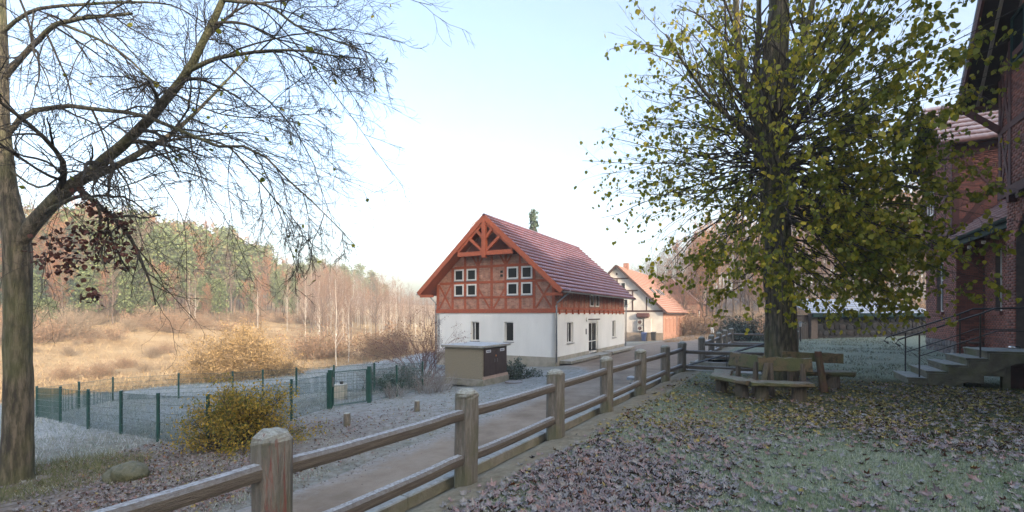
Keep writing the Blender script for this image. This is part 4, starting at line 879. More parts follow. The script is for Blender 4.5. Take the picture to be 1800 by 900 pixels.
for cx in (-.52, .52):
    wh = MB().tube(ringpts(cx, .33), .02, 6).build('wheel', IRON, bi)
    m_ = MB()
    for t in np.linspace(0, math.pi, 7)[:-1]: m_.tube([(cx-.32*math.cos(t), 0, .34-.32*math.sin(t)), (cx+.32*math.cos(t), 0, .34+.32*math.sin(t))], .004, 4)
    m_.build('spokes', ZINC, wh)
m_ = MB(); BB = (-.05, 0, .30); SB = (-.2, 0, .82); HT = (.36, 0, .85)
for p, q in ((BB, SB), (BB, (.4, 0, .68)), (SB, HT), (SB, (-.52, 0, .34)), (BB, (-.52, 0, .34)), (HT, (.52, 0, .34))): m_.tube([p, q], .018, 6)
m_.build('frame', mat('silver_paint', (.4, .42, .45), rough=.35, metal=.5), bi)
MB().tube([(.3, -.28, 1.0), (.36, 0, .98), (.3, .28, 1.0)], .015, 6).build('handlebar', ZINC, bi); MB().box(-.32, -.06, -.08, .08, .88, .94).build('saddle', IRON, bi, bevel=.02)
for s_ in (-.16, .06): MB().box(-.75, -.38, s_, s_+.1, .45, .8).build('pannier', mat('pale_pannier', (.55, .6, .66)), bi, bevel=.02)
MB().box(.38, .62, -.18, .18, .80, 1.08).build('basket', mat('pale_basket', (.45, .5, .56)), bi, bevel=.02)
for (px_, Y_, h_, lb_) in ((610, 11.6, .31, 'short wooden post stub on the verge, nearer one of the two'), (733, 13.4, .30, 'short reddish wooden post stub on the verge nearer the utility cabinet')):
    x_ = PX(px_, Y_); rg = np.random.RandomState(px_); z_ = gz(x_, Y_)
    pts_ = [[(math.cos(t)*r_*(1+.08*rg.randn()), math.sin(t)*r_*(1+.08*rg.randn()), zz) for t in np.linspace(0, 6.283, 11)[:-1]] for r_, zz in ((.088, -.1), (.08, .0), (.078, h_*.5), (.078, h_-.01), (.066, h_+.004))]
    o = lofted(pts_).build('wooden_stub', POSTM, None, (x_, Y_, z_)); tag(o, lb_, 'wooden stub', 'wooden stubs along the road')
# boulder under the left tree
def blob(name, r, loc, m, seed, sub=4, amp=.25, flat=1.0):
    bm = bmesh.new(); bmesh.ops.create_icosphere(bm, subdivisions=sub, radius=1.0); rg = np.random.RandomState(seed); ph = rg.rand(3)*20
    for v in bm.verts:
        c = v.co; n_ = fbm(np.array([c.x*1.2+ph[0]+c.z]), np.array([c.y*1.2+ph[1]-c.z*.7]), 1.0, 4, seed)[0]
        c *= 1+amp*2*n_; c.x *= r[0]; c.y *= r[1]; c.z *= r[2]
    for f in bm.faces: f.smooth = True
    me = bpy.data.meshes.new(name); bm.to_mesh(me); bm.free(); return link(name, me, m, None, loc)
MOSSY = mat('moss_on_stone', (.06, .065, .025), (.04, .05, .02), (.10, .10, .05), sc=9, bump=1.2, bsc=50, frost=.12)
bx_, by_ = PX(226, 7.9), 7.9
tag(blob('boulder', (.34, .28, .22), (bx_, by_, gz(bx_, by_)+.05), MOSSY, 3, amp=.5), 'moss-covered rounded boulder lying below the left tree', 'boulder')
# concrete shaft in the enclosure
x_, y_ = PX(598, 17.3), 17.3
cs = thing('well_shaft', 'pale concrete shaft standing in the wire enclosure behind the gate', 'shaft', (x_, y_, gz(x_, y_)))
MB().box(-.2, .2, -.2, .2, -.1, .52).build('body', mat('pale_concrete', (.42, .42, .36), (.34, .34, .3), sc=6, frost=.4), cs, bevel=.02); MB().tube([(.05, 0, .52), (.05, 0, .62)], .06, 10).build('cap', IRON, cs)
# manhole cover on the verge
x_, y_ = PX(903, 19.5), 19.5
mh = MB().tube([(0, 0, -.05), (0, 0, .03)], .36, 24).build('manhole_cover', mat('rusty_cast_iron', (.16, .12, .10), (.10, .09, .085), sc=10, frost=.4), None, (x_, y_, gz(x_, y_)+.01)); tag(mh, 'round iron manhole cover in the verge right of the utility cabinet', 'manhole cover')

# ================================================================ green wire-mesh enclosure
GRN = mat('green_coated_steel', (.008, .05, .045), (.012, .07, .06), sc=6, rough=.45, frost=.3)
EN = thing('wire_fence', 'green welded wire mesh fence around the frosted enclosure', 'fence', (0, 0, 0))
def mesh_bay(p, q, h, par=EN, name='mesh_panel', zoff=.05):
    p = np.array(p, float); q = np.array(q, float); z0, z1 = gz(*p), gz(*q); L_ = np.linalg.norm(q-p); n = int(L_/.05); t = np.linspace(0, 1, n+1)
    base = np.stack([p[0]+(q[0]-p[0])*t, p[1]+(q[1]-p[1])*t, z0+(z1-z0)*t+zoff], 1)
    top = base.copy(); top[:, 2] += h-zoff
    v1, f1 = tubes(np.stack([base, top], 1), np.full((n+1, 2), .0042), 4)
    hz = np.linspace(0, h-zoff-.01, 6); a_ = np.stack([base[0]+[0, 0, z] for z in hz]); b_ = np.stack([base[-1]+[0, 0, z] for z in hz])
    v2, f2 = tubes(np.stack([a_, b_], 1), np.full((6, 2), .006), 4); V, F = join([(v1, f1), (v2, f2)])
    return link(name, mesh_np(name, V, F), GRN, par)
def epost(x_, y_, h, s=.06, par=EN):
    z_ = gz(x_, y_); return MB().box(x_-s/2, x_+s/2, y_-s/2, y_+s/2, z_-.2, z_+h).build('post', GRN, par, bevel=.006)
HF = 1.08
front = [(-17.0, 17.3), (-14.1, 15.1), (-12.05, 13.75), (-10.15, 12.55), (-8.24, 11.26), (-6.25, 9.95)]
right = [(-6.25, 9.95), (-6.02, 13.2), (-5.75, 15.1)]
gate_r = (-4.75, 16.1); right2 = [gate_r, (-4.1, 17.2), (-3.4, 18.4)]
Cc, Dd = np.array([-18.9, 22.9]), np.array([-3.4, 18.4])
def on_back(px_):
    k = (px_-900)/850; d = Dd-Cc; t = (k*Cc[1]-Cc[0])/(d[0]-k*d[1]); return tuple(Cc+d*t)
back = [tuple(Cc)]+[on_back(p) for p in (314, 409, 462, 521, 587, 658)]+[tuple(Dd)]
left_ = [(-17.0, 17.3), (-18.0, 20.1), (-18.9, 22.9)]
done = set()
for ln in (front, right, right2, back, left_):
    for k in range(len(ln)-1): mesh_bay(ln[k], ln[k+1], HF)
    for p in ln:
        ky = (round(p[0], 1), round(p[1], 1))
        if ky in done: continue
        done.add(ky); epost(p[0], p[1], HF+.06, .06 if ky != (round(gate_r[0], 1), round(gate_r[1], 1)) else .05)
GT = thing('garden_gate', 'green mesh gate with steel latch in the wire enclosure', 'gate', (0, 0, 0))
g0, g1 = np.array(right[-1]), np.array(gate_r); gd = (g1-g0)/np.linalg.norm(g1-g0)
for p in (g0+gd*.08, g1): epost(p[0], p[1], 1.22, .12, GT)
ga_, gb_ = g0+gd*.18, g1-gd*.10; zg = gz(*ga_)+.08
fr = MB()
A_ = (ga_[0], ga_[1], zg); B_ = (gb_[0], gb_[1], zg); up_ = lambda p, h: (p[0], p[1], p[2]+h)
for p, q in ((A_, B_), (up_(A_, 1.05), up_(B_, 1.05)), (A_, up_(A_, 1.05)), (B_, up_(B_, 1.05))): fr.tube([p, q], .022, 6)
fr.build('frame', GRN, GT); mesh_bay(ga_, gb_, 1.08, GT, 'mesh_panel', .1)
MB().tube([(A_[0]+.05, A_[1]-.05, zg+.78), (A_[0]+.18, A_[1]-.05, zg+.78)], .012, 6).build('latch', ZINC, GT); MB().box(A_[0]-.02, A_[0]+.03, A_[1]-.06, A_[1]-.03, zg+.6, zg+.9).build('lock_plate', ZINC, GT)

# ================================================================ rustic bench round the lime tree
BEN = mat('mossy_bench_wood', (.11, .085, .045), (.045, .04, .022), (.15, .11, .06), sc=5, det=8, bump=1.4, bsc=22, stretch=(2, 2, 2), moss=.8, frost=.25, fmin=.6)
STU = mat('bench_stump_wood', (.08, .065, .05), (.15, .12, .09), sc=4, stretch=(8, 8, .8), bump=1.2, bsc=12, moss=.3)
def slab(par, p, q, wd, th, name, tilt=0, seed=1):
    """half-log plank with uneven edges from p to q"""
    rg = np.random.RandomState(seed); p = np.array(p, float); q = np.array(q, float); L_ = np.linalg.norm((q-p)[:2]); an = math.atan2(q[1]-p[1], q[0]-p[0]); rings = []
    for i in range(9):
        t = i/8; w_ = wd*.5*(1+.10*rg.randn()*.6); h_ = th*.5; k = (-1, 1)
        pr = [(-w_, -h_*.3), (-w_*.75, -h_), (w_*.75, -h_), (w_, -h_*.3), (w_*.97, h_*.7), (w_*.9, h_), (-w_*.9, h_), (-w_*.97, h_*.7)]
        ct, s_t = math.cos(tilt), math.sin(tilt)
        rings.append([(t*L_+.004*rg.randn(), a_*ct-b_*s_t+.006*rg.randn(), a_*s_t+b_*ct+(q[2]-p[2])*t+.004*rg.randn()) for a_, b_ in pr])
    return lofted(rings).build(name, BEN, par, (p[0], p[1], p[2]), an)
def stump(par, x_, y_, h, r=.12, lean=(0, 0), name='leg', seed=2, m=STU):
    rg = np.random.RandomState(seed); rings = [[(x_+lean[0]*t+math.cos(a_)*r*(1.1-.15*t)*(1+.07*rg.randn()), y_+lean[1]*t+math.sin(a_)*r*(1.1-.15*t)*(1+.07*rg.randn()), -.1+(h+.1)*t) for a_ in np.linspace(0, 6.283, 10)[:-1]] for t in (0, .3, .6, 1.0)]
    return lofted(rings).build(name, m, par)
BN = thing('tree_bench', 'rustic mossy half-log bench wrapping the near left side of the lime tree', 'bench', (0, 0, 0))
for k, (p, q) in enumerate((((5.25, 12.0), (4.62, 10.75)), ((4.62, 10.85), (4.92, 9.85)), ((4.85, 9.88), (5.95, 9.60)))): slab(BN, (*p, .35), (*q, .35), .42, .09, 'seat', 0, k+1)
slab(BN, (5.12, 11.35, .72), (5.42, 10.42, .70), .30, .06, 'backrest', 1.35, 11); slab(BN, (5.30, 10.42, .69), (6.28, 10.12, .69), .30, .06, 'backrest', 1.35, 12)
for k, (x_, y_) in enumerate(((5.1, 11.7), (4.72, 10.9), (4.85, 10.2), (5.12, 9.92), (5.78, 9.75))): stump(BN, x_, y_, .31, .13, seed=k)
for k, (x_, y_, lx, ly) in enumerate(((5.2, 11.1, .0, .02), (5.28, 10.55, .05, .0), (5.5, 10.22, .02, .12), (6.08, 10.05, .02, .12), (5.18, 10.1, .25, .2))): stump(BN, x_, y_, .72, .055, (lx, ly), 'back_post', seed=k+20)
BN2 = thing('log_bench', 'mossy log bench with leaning back post right of the lime tree', 'bench', (0, 0, 0))
slab(BN2, (6.35, 11.65, .36), (7.95, 11.35, .36), .42, .11, 'seat', 0, 31); slab(BN2, (6.2, 11.1, .80), (7.45, 10.88, .76), .22, .07, 'backrest', 1.5, 32)
stump(BN2, 7.55, 11.4, .31, .15, seed=41); stump(BN2, 6.5, 11.6, .31, .15, seed=42); stump(BN2, 7.0, 10.82, .92, .075, (-.12, .05), 'back_post', seed=43, m=mat('red_brown_post', (.13, .06, .04), (.09, .05, .035), sc=5, moss=.4)); stump(BN2, 6.35, 11.05, .8, .06, (0, .0), 'back_post', seed=44)
# ================================================================ VEGETATION
BARK = mat('lime_bark', (.150, .125, .095), (.032, .027, .022), (.075, .07, .045), sc=3, det=10, bump=1.8, bsc=12, stretch=(5, 5, .9), moss=.45, ramp=(.4, .6))
BARKD = mat('dark_bark', (.05, .042, .036), (.032, .027, .024), sc=8, bump=1, bsc=20)
TWIG = mat('twig_bark', (.042, .038, .030), (.024, .021, .018), sc=5)
def limb(par, pts, rad, m=BARK, name='limb', n=18, k=10, rough=.0, seed=0):
    P, r = smooth_path(pts, rad, n); rg = np.random.RandomState(seed)
    if rough: P[1:-1] += rg.randn(n-2, 3)*rough*r[1:-1, None]
    V, F = tubes(P[None], r[None], k)
    if rough:
        V = V+(rg.randn(*V.shape)*rough*.25*np.repeat(r, k)[:, None])
    link(name, mesh_np(name, V, F, True), m, par); return P, r
def bark_trunk(par, pts, rad, n, k, depth, seed, nridge):
    # trunk whose bark is built as branching vertical ridges
    P, r = smooth_path(pts, rad, n); V, F = tubes(P[None], r[None], k); V = V.reshape(n, k, 3); C_ = P[:, None, :]; d = V-C_; rr = np.linalg.norm(d, axis=2, keepdims=True)
    an = np.arange(k)/k*nridge; z = P[:, 2]; A_, Z_ = np.meshgrid(an, z); wob = 1.1*(noise2(A_*.35, Z_*1.1, seed)-.5)
    q = np.abs((noise2(A_+wob*2, Z_*1.6, seed+1)-.5)*2); lump = noise2(A_*.22, Z_*.8, seed+3)-.5
    q[:, 0] = (q[:, 1]+q[:, -1])/2
    V = C_+d/rr*(rr+(depth*(q-.45)+lump*depth*1.3)[..., None]); link('trunk', mesh_np('trunk', V.reshape(-1, 3), F, True), BARK, par); return P, r
def px3(lst): return [PT(a_, b_, c_) for a_, b_, c_, _ in lst], [q[3] for q in lst]
# ---------------------------------------------------------------- bare tree on the left
LT = thing('bare_lime_tree', 'large bare tree with forked trunk and drooping twigs at the left edge', 'tree')
bx_, by_ = PX(28, 8.3), 8.3; gb = gz(bx_, by_)
tp_ = [(bx_-.02, by_, gb-.2), (bx_, by_, gb+.12), (bx_+.03, by_, gb+.7)]+[tuple(PT(a_, b_, c_)) for a_, b_, c_ in ((32, 640, 8.3), (31, 520, 8.3), (30, 430, 8.3), (12, 330, 8.32), (2, 200, 8.35), (0, 60, 8.4), (-6, -160, 8.5))]
tP, tR = bark_trunk(LT, tp_, [.30, .235, .205, .19, .188, .19, .14, .12, .10, .08], 130, 72, .016, 1, 22)
limbs = [
 [(38, 425, 8.28, .17), (62, 392, 8.2, .20), (105, 345, 8.1, .19), (165, 298, 7.9, .15), (240, 232, 7.6, .12), (300, 165, 7.3, .105), (335, 118, 7.1, .095), (362, 60, 7.0, .08), (392, 0, 6.9, .07), (430, -110, 6.8, .045)],
 [(140, 318, 8.0, .11), (200, 296, 8.2, .09), (255, 262, 8.5, .085), (300, 236, 8.8, .07), (350, 192, 9.2, .05), (400, 140, 9.6, .035), (440, 95, 9.9, .02)],
 [(330, 125, 7.1, .06), (375, 105, 7.0, .05), (430, 94, 6.8, .04), (515, 88, 6.5, .028), (580, 97, 6.3, .018), (645, 104, 6.2, .008)],
 [(12, 240, 8.3, .07), (30, 212, 8.2, .08), (55, 198, 8.1, .075), (110, 187, 7.8, .06), (170, 192, 7.5, .055), (250, 203, 7.2, .05), (330, 235, 7.0, .045), (400, 262, 6.8, .035), (445, 258, 6.7, .03), (500, 310, 6.6, .022), (560, 365, 6.5, .014), (625, 432, 6.4, .006)],
 [(4, 140, 8.4, .09), (35, 105, 8.2, .075), (75, 62, 7.8, .065), (105, 40, 7.5, .055), (165, 30, 7.2, .045), (232, 24, 7.0, .03)],
 [(108, 42, 7.5, .04), (165, 65, 7.3, .033), (220, 98, 7.1, .028), (265, 140, 7.0, .024), (320, 172, 6.9, .02), (410, 205, 6.8, .014), (560, 200, 6.6, .007)],
 [(0, 60, 8.4, .06), (60, 18, 8.1, .045), (150, 8, 7.9, .04), (220, 4, 7.7, .033), (298, 8, 7.5, .02), (360, 40, 7.3, .01)],
 [(392, 0, 6.9, .05), (470, 10, 6.6, .035), (520, 44, 6.4, .026), (590, 72, 6.2, .018), (660, 96, 6.0, .007)],
 [(20, 300, 8.3, .035), (70, 330, 8.0, .028), (130, 300, 7.6, .022), (200, 330, 7.2, .017), (300, 300, 7.0, .012), (380, 320, 6.8, .006)],
 [(80, 372, 8.1, .06), (140, 345, 7.7, .05), (172, 362, 7.5, .045), (176, 400, 7.4, .03), (160, 440, 7.3, .015)],
 [(300, 238, 8.8, .04), (390, 252, 8.6, .03), (440, 300, 8.4, .025), (490, 360, 8.3, .018), (540, 430, 8.2, .006)],
]
LP_ = []; LR_ = []
for k, L_ in enumerate(limbs):
    _p, _r = px3(L_); P, r = limb(LT, _p, [q*.58 for q in _r], n=18, k=10 if k < 2 else 8, rough=.10, seed=k+5); LP_.append(P); LR_.append(r)
P0_ = np.array(LP_); R0_ = np.array(LR_); rg = np.random.RandomState(21)
P1, R1 = kids(np.delete(P0_, 9, 0), np.delete(R0_, 9, 0), 13, .15, 1, (.4, 1.15), .40, 12, .10, -.07, .5, .007, .2, rg, lens=2.4, bias=(.1, -.05, -.25))
_px = 900+850*P1[:, 0, 0]/P1[:, 0, 1]; P1 = P1[:, :1]+(P1-P1[:, :1])*np.clip((670-_px)/250, .28, 1)[:, None, None]
P2, R2 = kids(P1, R1, 9, .12, 1, (.4, .95), .50, 8, .14, -.04, .55, .0042, .4, rg)
P3, R3 = kids(P2, R2, 5, .1, 1, (.35, .9), .52, 5, .17, -.02, .6, .0028, .6, rg)
P4, R4 = kids(P3, R3, 2, .2, 1, (.4, .9), .5, 4, .2, .02, .7, .0021, .7, rg)
tag(link('branches', mesh_np('branches', *join([tubes(P1, R1, 6), tubes(P2, R2, 4)]), True), TWIG, LT), kind='stuff')
tag(link('twigs', mesh_np('twigs', *join([tubes(P3, R3, 3), tubes(P4, R4, 3)])), TWIG, LT), kind='stuff')
# withered leaf clusters and a few last leaves
DEAD = mat('withered_leaf', (.085, .028, .022), (.045, .017, .015), sc=9, rnd='isl', rv=.5, rough=.8)
cl = [(150, 345, 7.4), (160, 370, 7.3), (100, 420, 7.6), (118, 430, 7.6), (85, 440, 7.7), (140, 405, 7.4), (175, 410, 7.3), (150, 440, 7.3), (190, 380, 7.3), (205, 390, 7.2), (215, 400, 7.2), (225, 440, 7.2), (120, 460, 7.5), (100, 475, 7.6), (190, 440, 7.2), (180, 425, 7.2), (212, 460, 7.1), (135, 470, 7.4), (165, 455, 7.3), (72, 460, 7.7), (160, 520, 7.2)]
pos = np.concatenate([PT(*c)[None]+rg.randn(22, 3)*np.array([.075, .08, .075]) for c in cl]); n = len(pos)
lv = scatter(pos, rotmats(n, rg, 2.5), .05+.03*rg.rand(n), LIND_V*np.array([1, 1, 2.5]), LIND_F)
tag(link('withered_leaves', mesh_np('withered_leaves', *lv), DEAD, LT), kind='stuff')
LEAFM = mat('lime_leaf', (.12, .155, .015), (.50, .40, .032), (.26, .275, .026), sc=.9, det=3, rnd='isl', rv=.5, rough=.55, trans=.5, ramp=(.25, .85))
LEAFO = mat('lime_leaf_single', (.12, .155, .015), (.50, .40, .032), (.26, .275, .026), sc=.9, det=3, rnd='obj', rv=.7, rough=.55, trans=.5, ramp=(.2, .8))
pos = pts_along(P2, 70, rg); n = len(pos); lv = scatter(pos, rotmats(n, rg, 1.5), .05+.04*rg.rand(n), LIND_V, LIND_F)
tag(link('last_leaves', mesh_np('last_leaves', *lv), LEAFM, LT), kind='stuff')
# ---------------------------------------------------------------- lime tree on the lawn
LM_ = thing('lime_tree', 'old pollarded lime tree with sparse yellow-green autumn leaves on the lawn', 'tree')
Yt = 11.5; bx_ = PX(1374, Yt); gb = tz(bx_, Yt)
tp_ = [(bx_, Yt, gb-.2), (bx_, Yt, gb+.1), (bx_-.01, Yt, gb+.6)]+[tuple(PT(a_, b_, Yt)) for a_, b_ in ((1372, 560), (1369, 480), (1365, 400), (1361, 320), (1356, 250), (1356, 190), (1362, 90), (1370, -40), (1374, -200))]
bark_trunk(LM_, tp_, [.48, .39, .345, .325, .31, .305, .305, .34, .37, .27, .18, .10], 220, 110, .055, 3, 26)
rg = np.random.RandomState(33)
big = [[(1340, 230, 11.4, .12), (1310, 150, 11.2, .09), (1297, 60, 11.1, .08), (1290, -60, 11.0, .05), (1280, -200, 10.9, .03)], [(1345, 215, 11.7, .10), (1330, 110, 12, .08), (1335, 0, 12.2, .06), (1330, -150, 12.4, .03)],
       [(1375, 215, 11.3, .10), (1395, 120, 11.0, .08), (1425, 20, 10.8, .06), (1450, -120, 10.6, .03)], [(1375, 250, 11.7, .09), (1430, 180, 12, .07), (1490, 110, 12.4, .05), (1560, 20, 12.7, .03)],
       [(1340, 260, 11.2, .08), (1290, 215, 10.9, .05), (1230, 150, 10.6, .035), (1170, 60, 10.4, .02)], [(1375, 290, 11.2, .08), (1440, 270, 10.9, .06), (1520, 240, 10.6, .04), (1610, 230, 10.4, .02)]]
B0 = []; BR0 = []
for k, L_ in enumerate(big):
    P, r = limb(LM_, *px3(L_), n=10, k=8, rough=.12, seed=k+50); B0.append(P); BR0.append(r)
B0 = np.array(B0); BR0 = np.array(BR0)
def fan(N_, z0, z1, el0, el1, l0, l1, grav, n=9, r0=.017, azb=None):
    th = rg.rand(N_)*2*np.pi if azb is None else azb+rg.randn(N_)*.5; el = R(el0)+(R(el1)-R(el0))*rg.rand(N_); z = z0+(z1-z0)*rg.rand(N_)
    o = np.stack([PX(1360, Yt)+.33*np.cos(th), Yt+.33*np.sin(th), z], 1); d = np.stack([np.cos(th)*np.cos(el), np.sin(th)*np.cos(el), np.sin(el)], 1)
    Q = np.empty((N_, n, 3)); Q[:, 0] = o; ln = l0+(l1-l0)*rg.rand(N_)
    for j in range(1, n):
        d = d+.115*rg.randn(N_, 3)+np.array([0, 0, grav]); d /= np.linalg.norm(d, axis=1, keepdims=True); Q[:, j] = Q[:, j-1]+d*(ln/(n-1))[:, None]
    rr = r0*(.6+.8*rg.rand(N_)); return Q, rr[:, None]*np.linspace(1, .22, n)[None]
fans = [fan(70, 5.2, 6.9, 15, 70, 2.6, 4.4, .01), fan(80, 4.9, 6.6, -12, 25, 2.6, 4.2, -.01), fan(60, 4.0, 6.0, -45, 0, 2.0, 3.6, -.02), fan(26, 2.6, 5.0, -30, 10, 1.0, 2.2, -.05, r0=.012),
        fan(30, 3.2, 5.2, -40, -5, 2.2, 3.8, -.03, azb=-.3), fan(26, 4.2, 6.2, -22, 12, 3.2, 4.9, -.015, azb=.0), fan(16, 3.4, 5.4, -35, -5, 2.8, 4.4, -.03, azb=-.7), fan(14, 3.2, 4.8, -45, -15, 1.8, 3.0, -.05, azb=-1.3), fan(16, 4.5, 6.0, -12, 12, 3.2, 4.6, -.01, azb=2.9)]
F0 = np.concatenate([f[0] for f in fans]); FR0 = np.concatenate([f[1] for f in fans])
Bk, BkR = kids(B0, BR0, 12, .15, 1, (.4, 1.0), .5, 9, .10, -.01, .4, .008, .25, rg)
Q1 = np.concatenate([F0, Bk]); QR1 = np.concatenate([FR0, BkR])
Q2, QR2 = kids(Q1, QR1, 6, .2, 1, (.35, .85), .32, 6, .12, -.02, .55, .0035, .4, rg)
Q3, QR3 = kids(Q2, QR2, 4, .2, 1, (.35, .8), .5, 4, .14, -.01, .6, .002, .6, rg)
tag(link('branches', mesh_np('branches', *join([tubes(Q1, QR1, 6), tubes(Q2, QR2, 4)]), True), BARKD, LM_), kind='stuff')
tag(link('twigs', mesh_np('twigs', *tubes(Q3, QR3, 3)), BARKD, LM_), kind='stuff')
pos = np.concatenate([pts_along(Q3, 33000, rg, .1, .03), pts_along(Q2, 7500, rg, .3, .03)])
pxs = 900+850*pos[:, 0]/np.maximum(pos[:, 1], 1)
low = sst(3.9, 2.2, pos[:, 2])
dens = .26+.70*sst(4.0, 7.6, pos[:, 0])+.35*low-.25*sst(1.6, .6, np.hypot(pos[:, 0]-6.35, pos[:, 1]-Yt))
keepm = (rg.rand(len(pos)) < dens) & (pos[:, 2] > 1.25+.5*rg.rand(len(pos))) & (pos[:, 1] > 6.9)
pos = pos[keepm]; n = len(pos); dist = np.linalg.norm(pos-np.array([0, 0, EYE]), axis=1); inview = (np.abs(900+850*pos[:, 0]/pos[:, 1]-1400) < 420) & (pos[:, 2] < 8.6)
M_ = rotmats(n, rg, .8, up=np.stack([rg.randn(n)*.8, rg.randn(n)*.8-.3, np.full(n, .25)], 1)); sz = .055+.056*rg.rand(n)
# leaves hang: their long axis points down
M_[:, :, 1] = np.stack([rg.randn(n)*.5, rg.randn(n)*.5, -np.ones(n)], 1); M_[:, :, 1] /= np.linalg.norm(M_[:, :, 1], axis=1, keepdims=True)
M_[:, :, 0] = np.cross(M_[:, :, 1], M_[:, :, 2]); M_[:, :, 0] /= np.linalg.norm(M_[:, :, 0], axis=1, keepdims=True); M_[:, :, 2] = np.cross(M_[:, :, 0], M_[:, :, 1])
order = np.argsort(np.where(inview, dist/sz, 1e9)); one = order[:295]; rest = order[295:]
tag(link('foliage', mesh_np('foliage', *scatter(pos[rest], M_[rest], sz[rest], LIND_V, LIND_F)), LEAFM, LM_), kind='stuff')
lme = mesh_np('leaf', LIND_V, LIND_F); lme.materials.append(LEAFO)
for i in one:
    o = bpy.data.objects.new('leaf', lme); C.objects.link(o); o.parent = LM_; mt = Matrix([[*M_[i, r_]] for r_ in range(3)]).to_4x4(); mt.translation = Vector(pos[i]); o.matrix_local = mt @ Matrix.Scale(float(sz[i]), 4)

# ---------------------------------------------------------------- fallen leaves on the lawn
FLB = [mat('fallen_leaf_brown', (.20, .075, .035), (.07, .035, .026), sc=14, rnd='obj', rv=.7, frost=.5, fsc=26, fmin=.1, fcol=(.48, .50, .58)),
       mat('fallen_leaf_purple', (.15, .12, .085), (.075, .06, .042), sc=14, rnd='obj', rv=.6, frost=.8, fsc=22, fmin=.0, fcol=(.38, .40, .43)),
       mat('fallen_leaf_yellow', (.34, .27, .035), (.15, .11, .02), sc=10, rnd='obj', rv=.5, frost=.12)]
FLI = [mat('litter_brown', (.19, .075, .036), (.06, .032, .025), sc=14, rnd='isl', rv=.8, frost=.45, fsc=26, fmin=.1, fcol=(.46, .48, .56)),
       mat('litter_pale', (.15, .12, .085), (.075, .06, .042), sc=14, rnd='isl', rv=.6, frost=.8, fsc=22, fmin=.0, fcol=(.36, .38, .41)),
       mat('litter_yellow', (.34, .27, .035), (.13, .10, .018), sc=10, rnd='isl', rv=.6, frost=.1)]
ML = [maple(k) for k in range(4)]
rg = np.random.RandomState(77)
def lawn_density(a_, b_, x_, y_):
    edge = np.interp(a_, [-4, 1, 4.5, 6.5, 8, 20], [1.1, 1.5, 2.3, 3.0, 5.0, 11])+1.1*fbm(x_, y_, 1.3, 3, 31)
    d = sst(edge+.7, edge-.9, b_)*sst(.35, .75, b_)*.66+.03
    dd = np.hypot(x_-7.2, y_-10.3); d = np.maximum(d, .72*sst(5.2, 2.6, dd)); d = np.maximum(d, .32*sst(13, 10.5, y_)*sst(7, 8.4, y_)*sst(6, 8, x_))
    return d*(.35+.9*sst(-.16, .14, fbm(x_, y_, .7, 3, 33)))*sst(15, 12.8, y_)+.012
N_ = 95000; yy = 3.6/(1-rg.rand(N_)*(1-3.6/15.0)); xx = (rg.rand(N_)*1.5-.42)*yy+0
a_, b_ = ab(xx, yy); k_ = (rg.rand(N_) < lawn_density(a_, b_, xx, yy)*np.minimum(1, (yy/9)**1.0+.22)) & (b_ > .25) & (a_ < 13.4) & (xx < 12.8)
xx, yy = xx[k_], yy[k_]; n = len(xx)
yellow = sst(5.8, 8.5, yy+.5*rg.randn(n))*.7+.02; kind = np.where(rg.rand(n) < yellow, 2, (rg.rand(n) < .42).astype(int))
size = np.where(kind == 2, .085, .105)*(.5+.85*rg.rand(n)); var = rg.randint(0, 4, n)
zz = terr(xx, yy)+.012+.02*rg.rand(n); P_ = np.stack([xx, yy, zz], 1); M_ = rotmats(n, rg, .26)
score = np.hypot(xx, yy)/size; vis = (np.abs(xx/yy) < 1.06) & (yy > 4.15); order = np.argsort(np.where(vis, score, 1e9)); one = order[:290]; rest = order[290:]
fmesh = [[mesh_np('fallen_leaf', v*np.array([1, 1, 1.0]), f) for v, f in ML] for _ in range(3)]
for q in range(3):
    for m_ in fmesh[q]: m_.materials.append(FLB[q])
flab = ['curled brown maple leaf rimmed with frost lying on the lawn', 'pale frost-covered maple leaf lying on the lawn', 'yellow fallen lime leaf lying on the lawn']
for i in one:
    o = bpy.data.objects.new('fallen_leaf', fmesh[kind[i]][var[i]]); C.objects.link(o)
    mt = Matrix([[*M_[i, r_]] for r_ in range(3)]).to_4x4(); mt.translation = Vector(P_[i]); o.matrix_world = mt @ Matrix.Scale(float(size[i]), 4)
    tag(o, flab[kind[i]], 'leaf', ['fallen brown leaves', 'fallen frosted leaves', 'fallen yellow leaves'][kind[i]])
for q in range(3):
    parts = []
    for v_ in range(4):
        s_ = rest[(kind[rest] == q) & (var[rest] == v_)]
        if len(s_): parts.append(scatter(P_[s_], M_[s_], size[s_], *ML[v_]))
    if parts: tag(link('leaf_litter', mesh_np('leaf_litter', *join(parts)), FLI[q]), ['brown leaf litter scattered over the lawn', 'frosted pale leaf litter scattered over the lawn', 'yellow leaf litter under the lime tree'][q], 'leaves', kind='stuff')
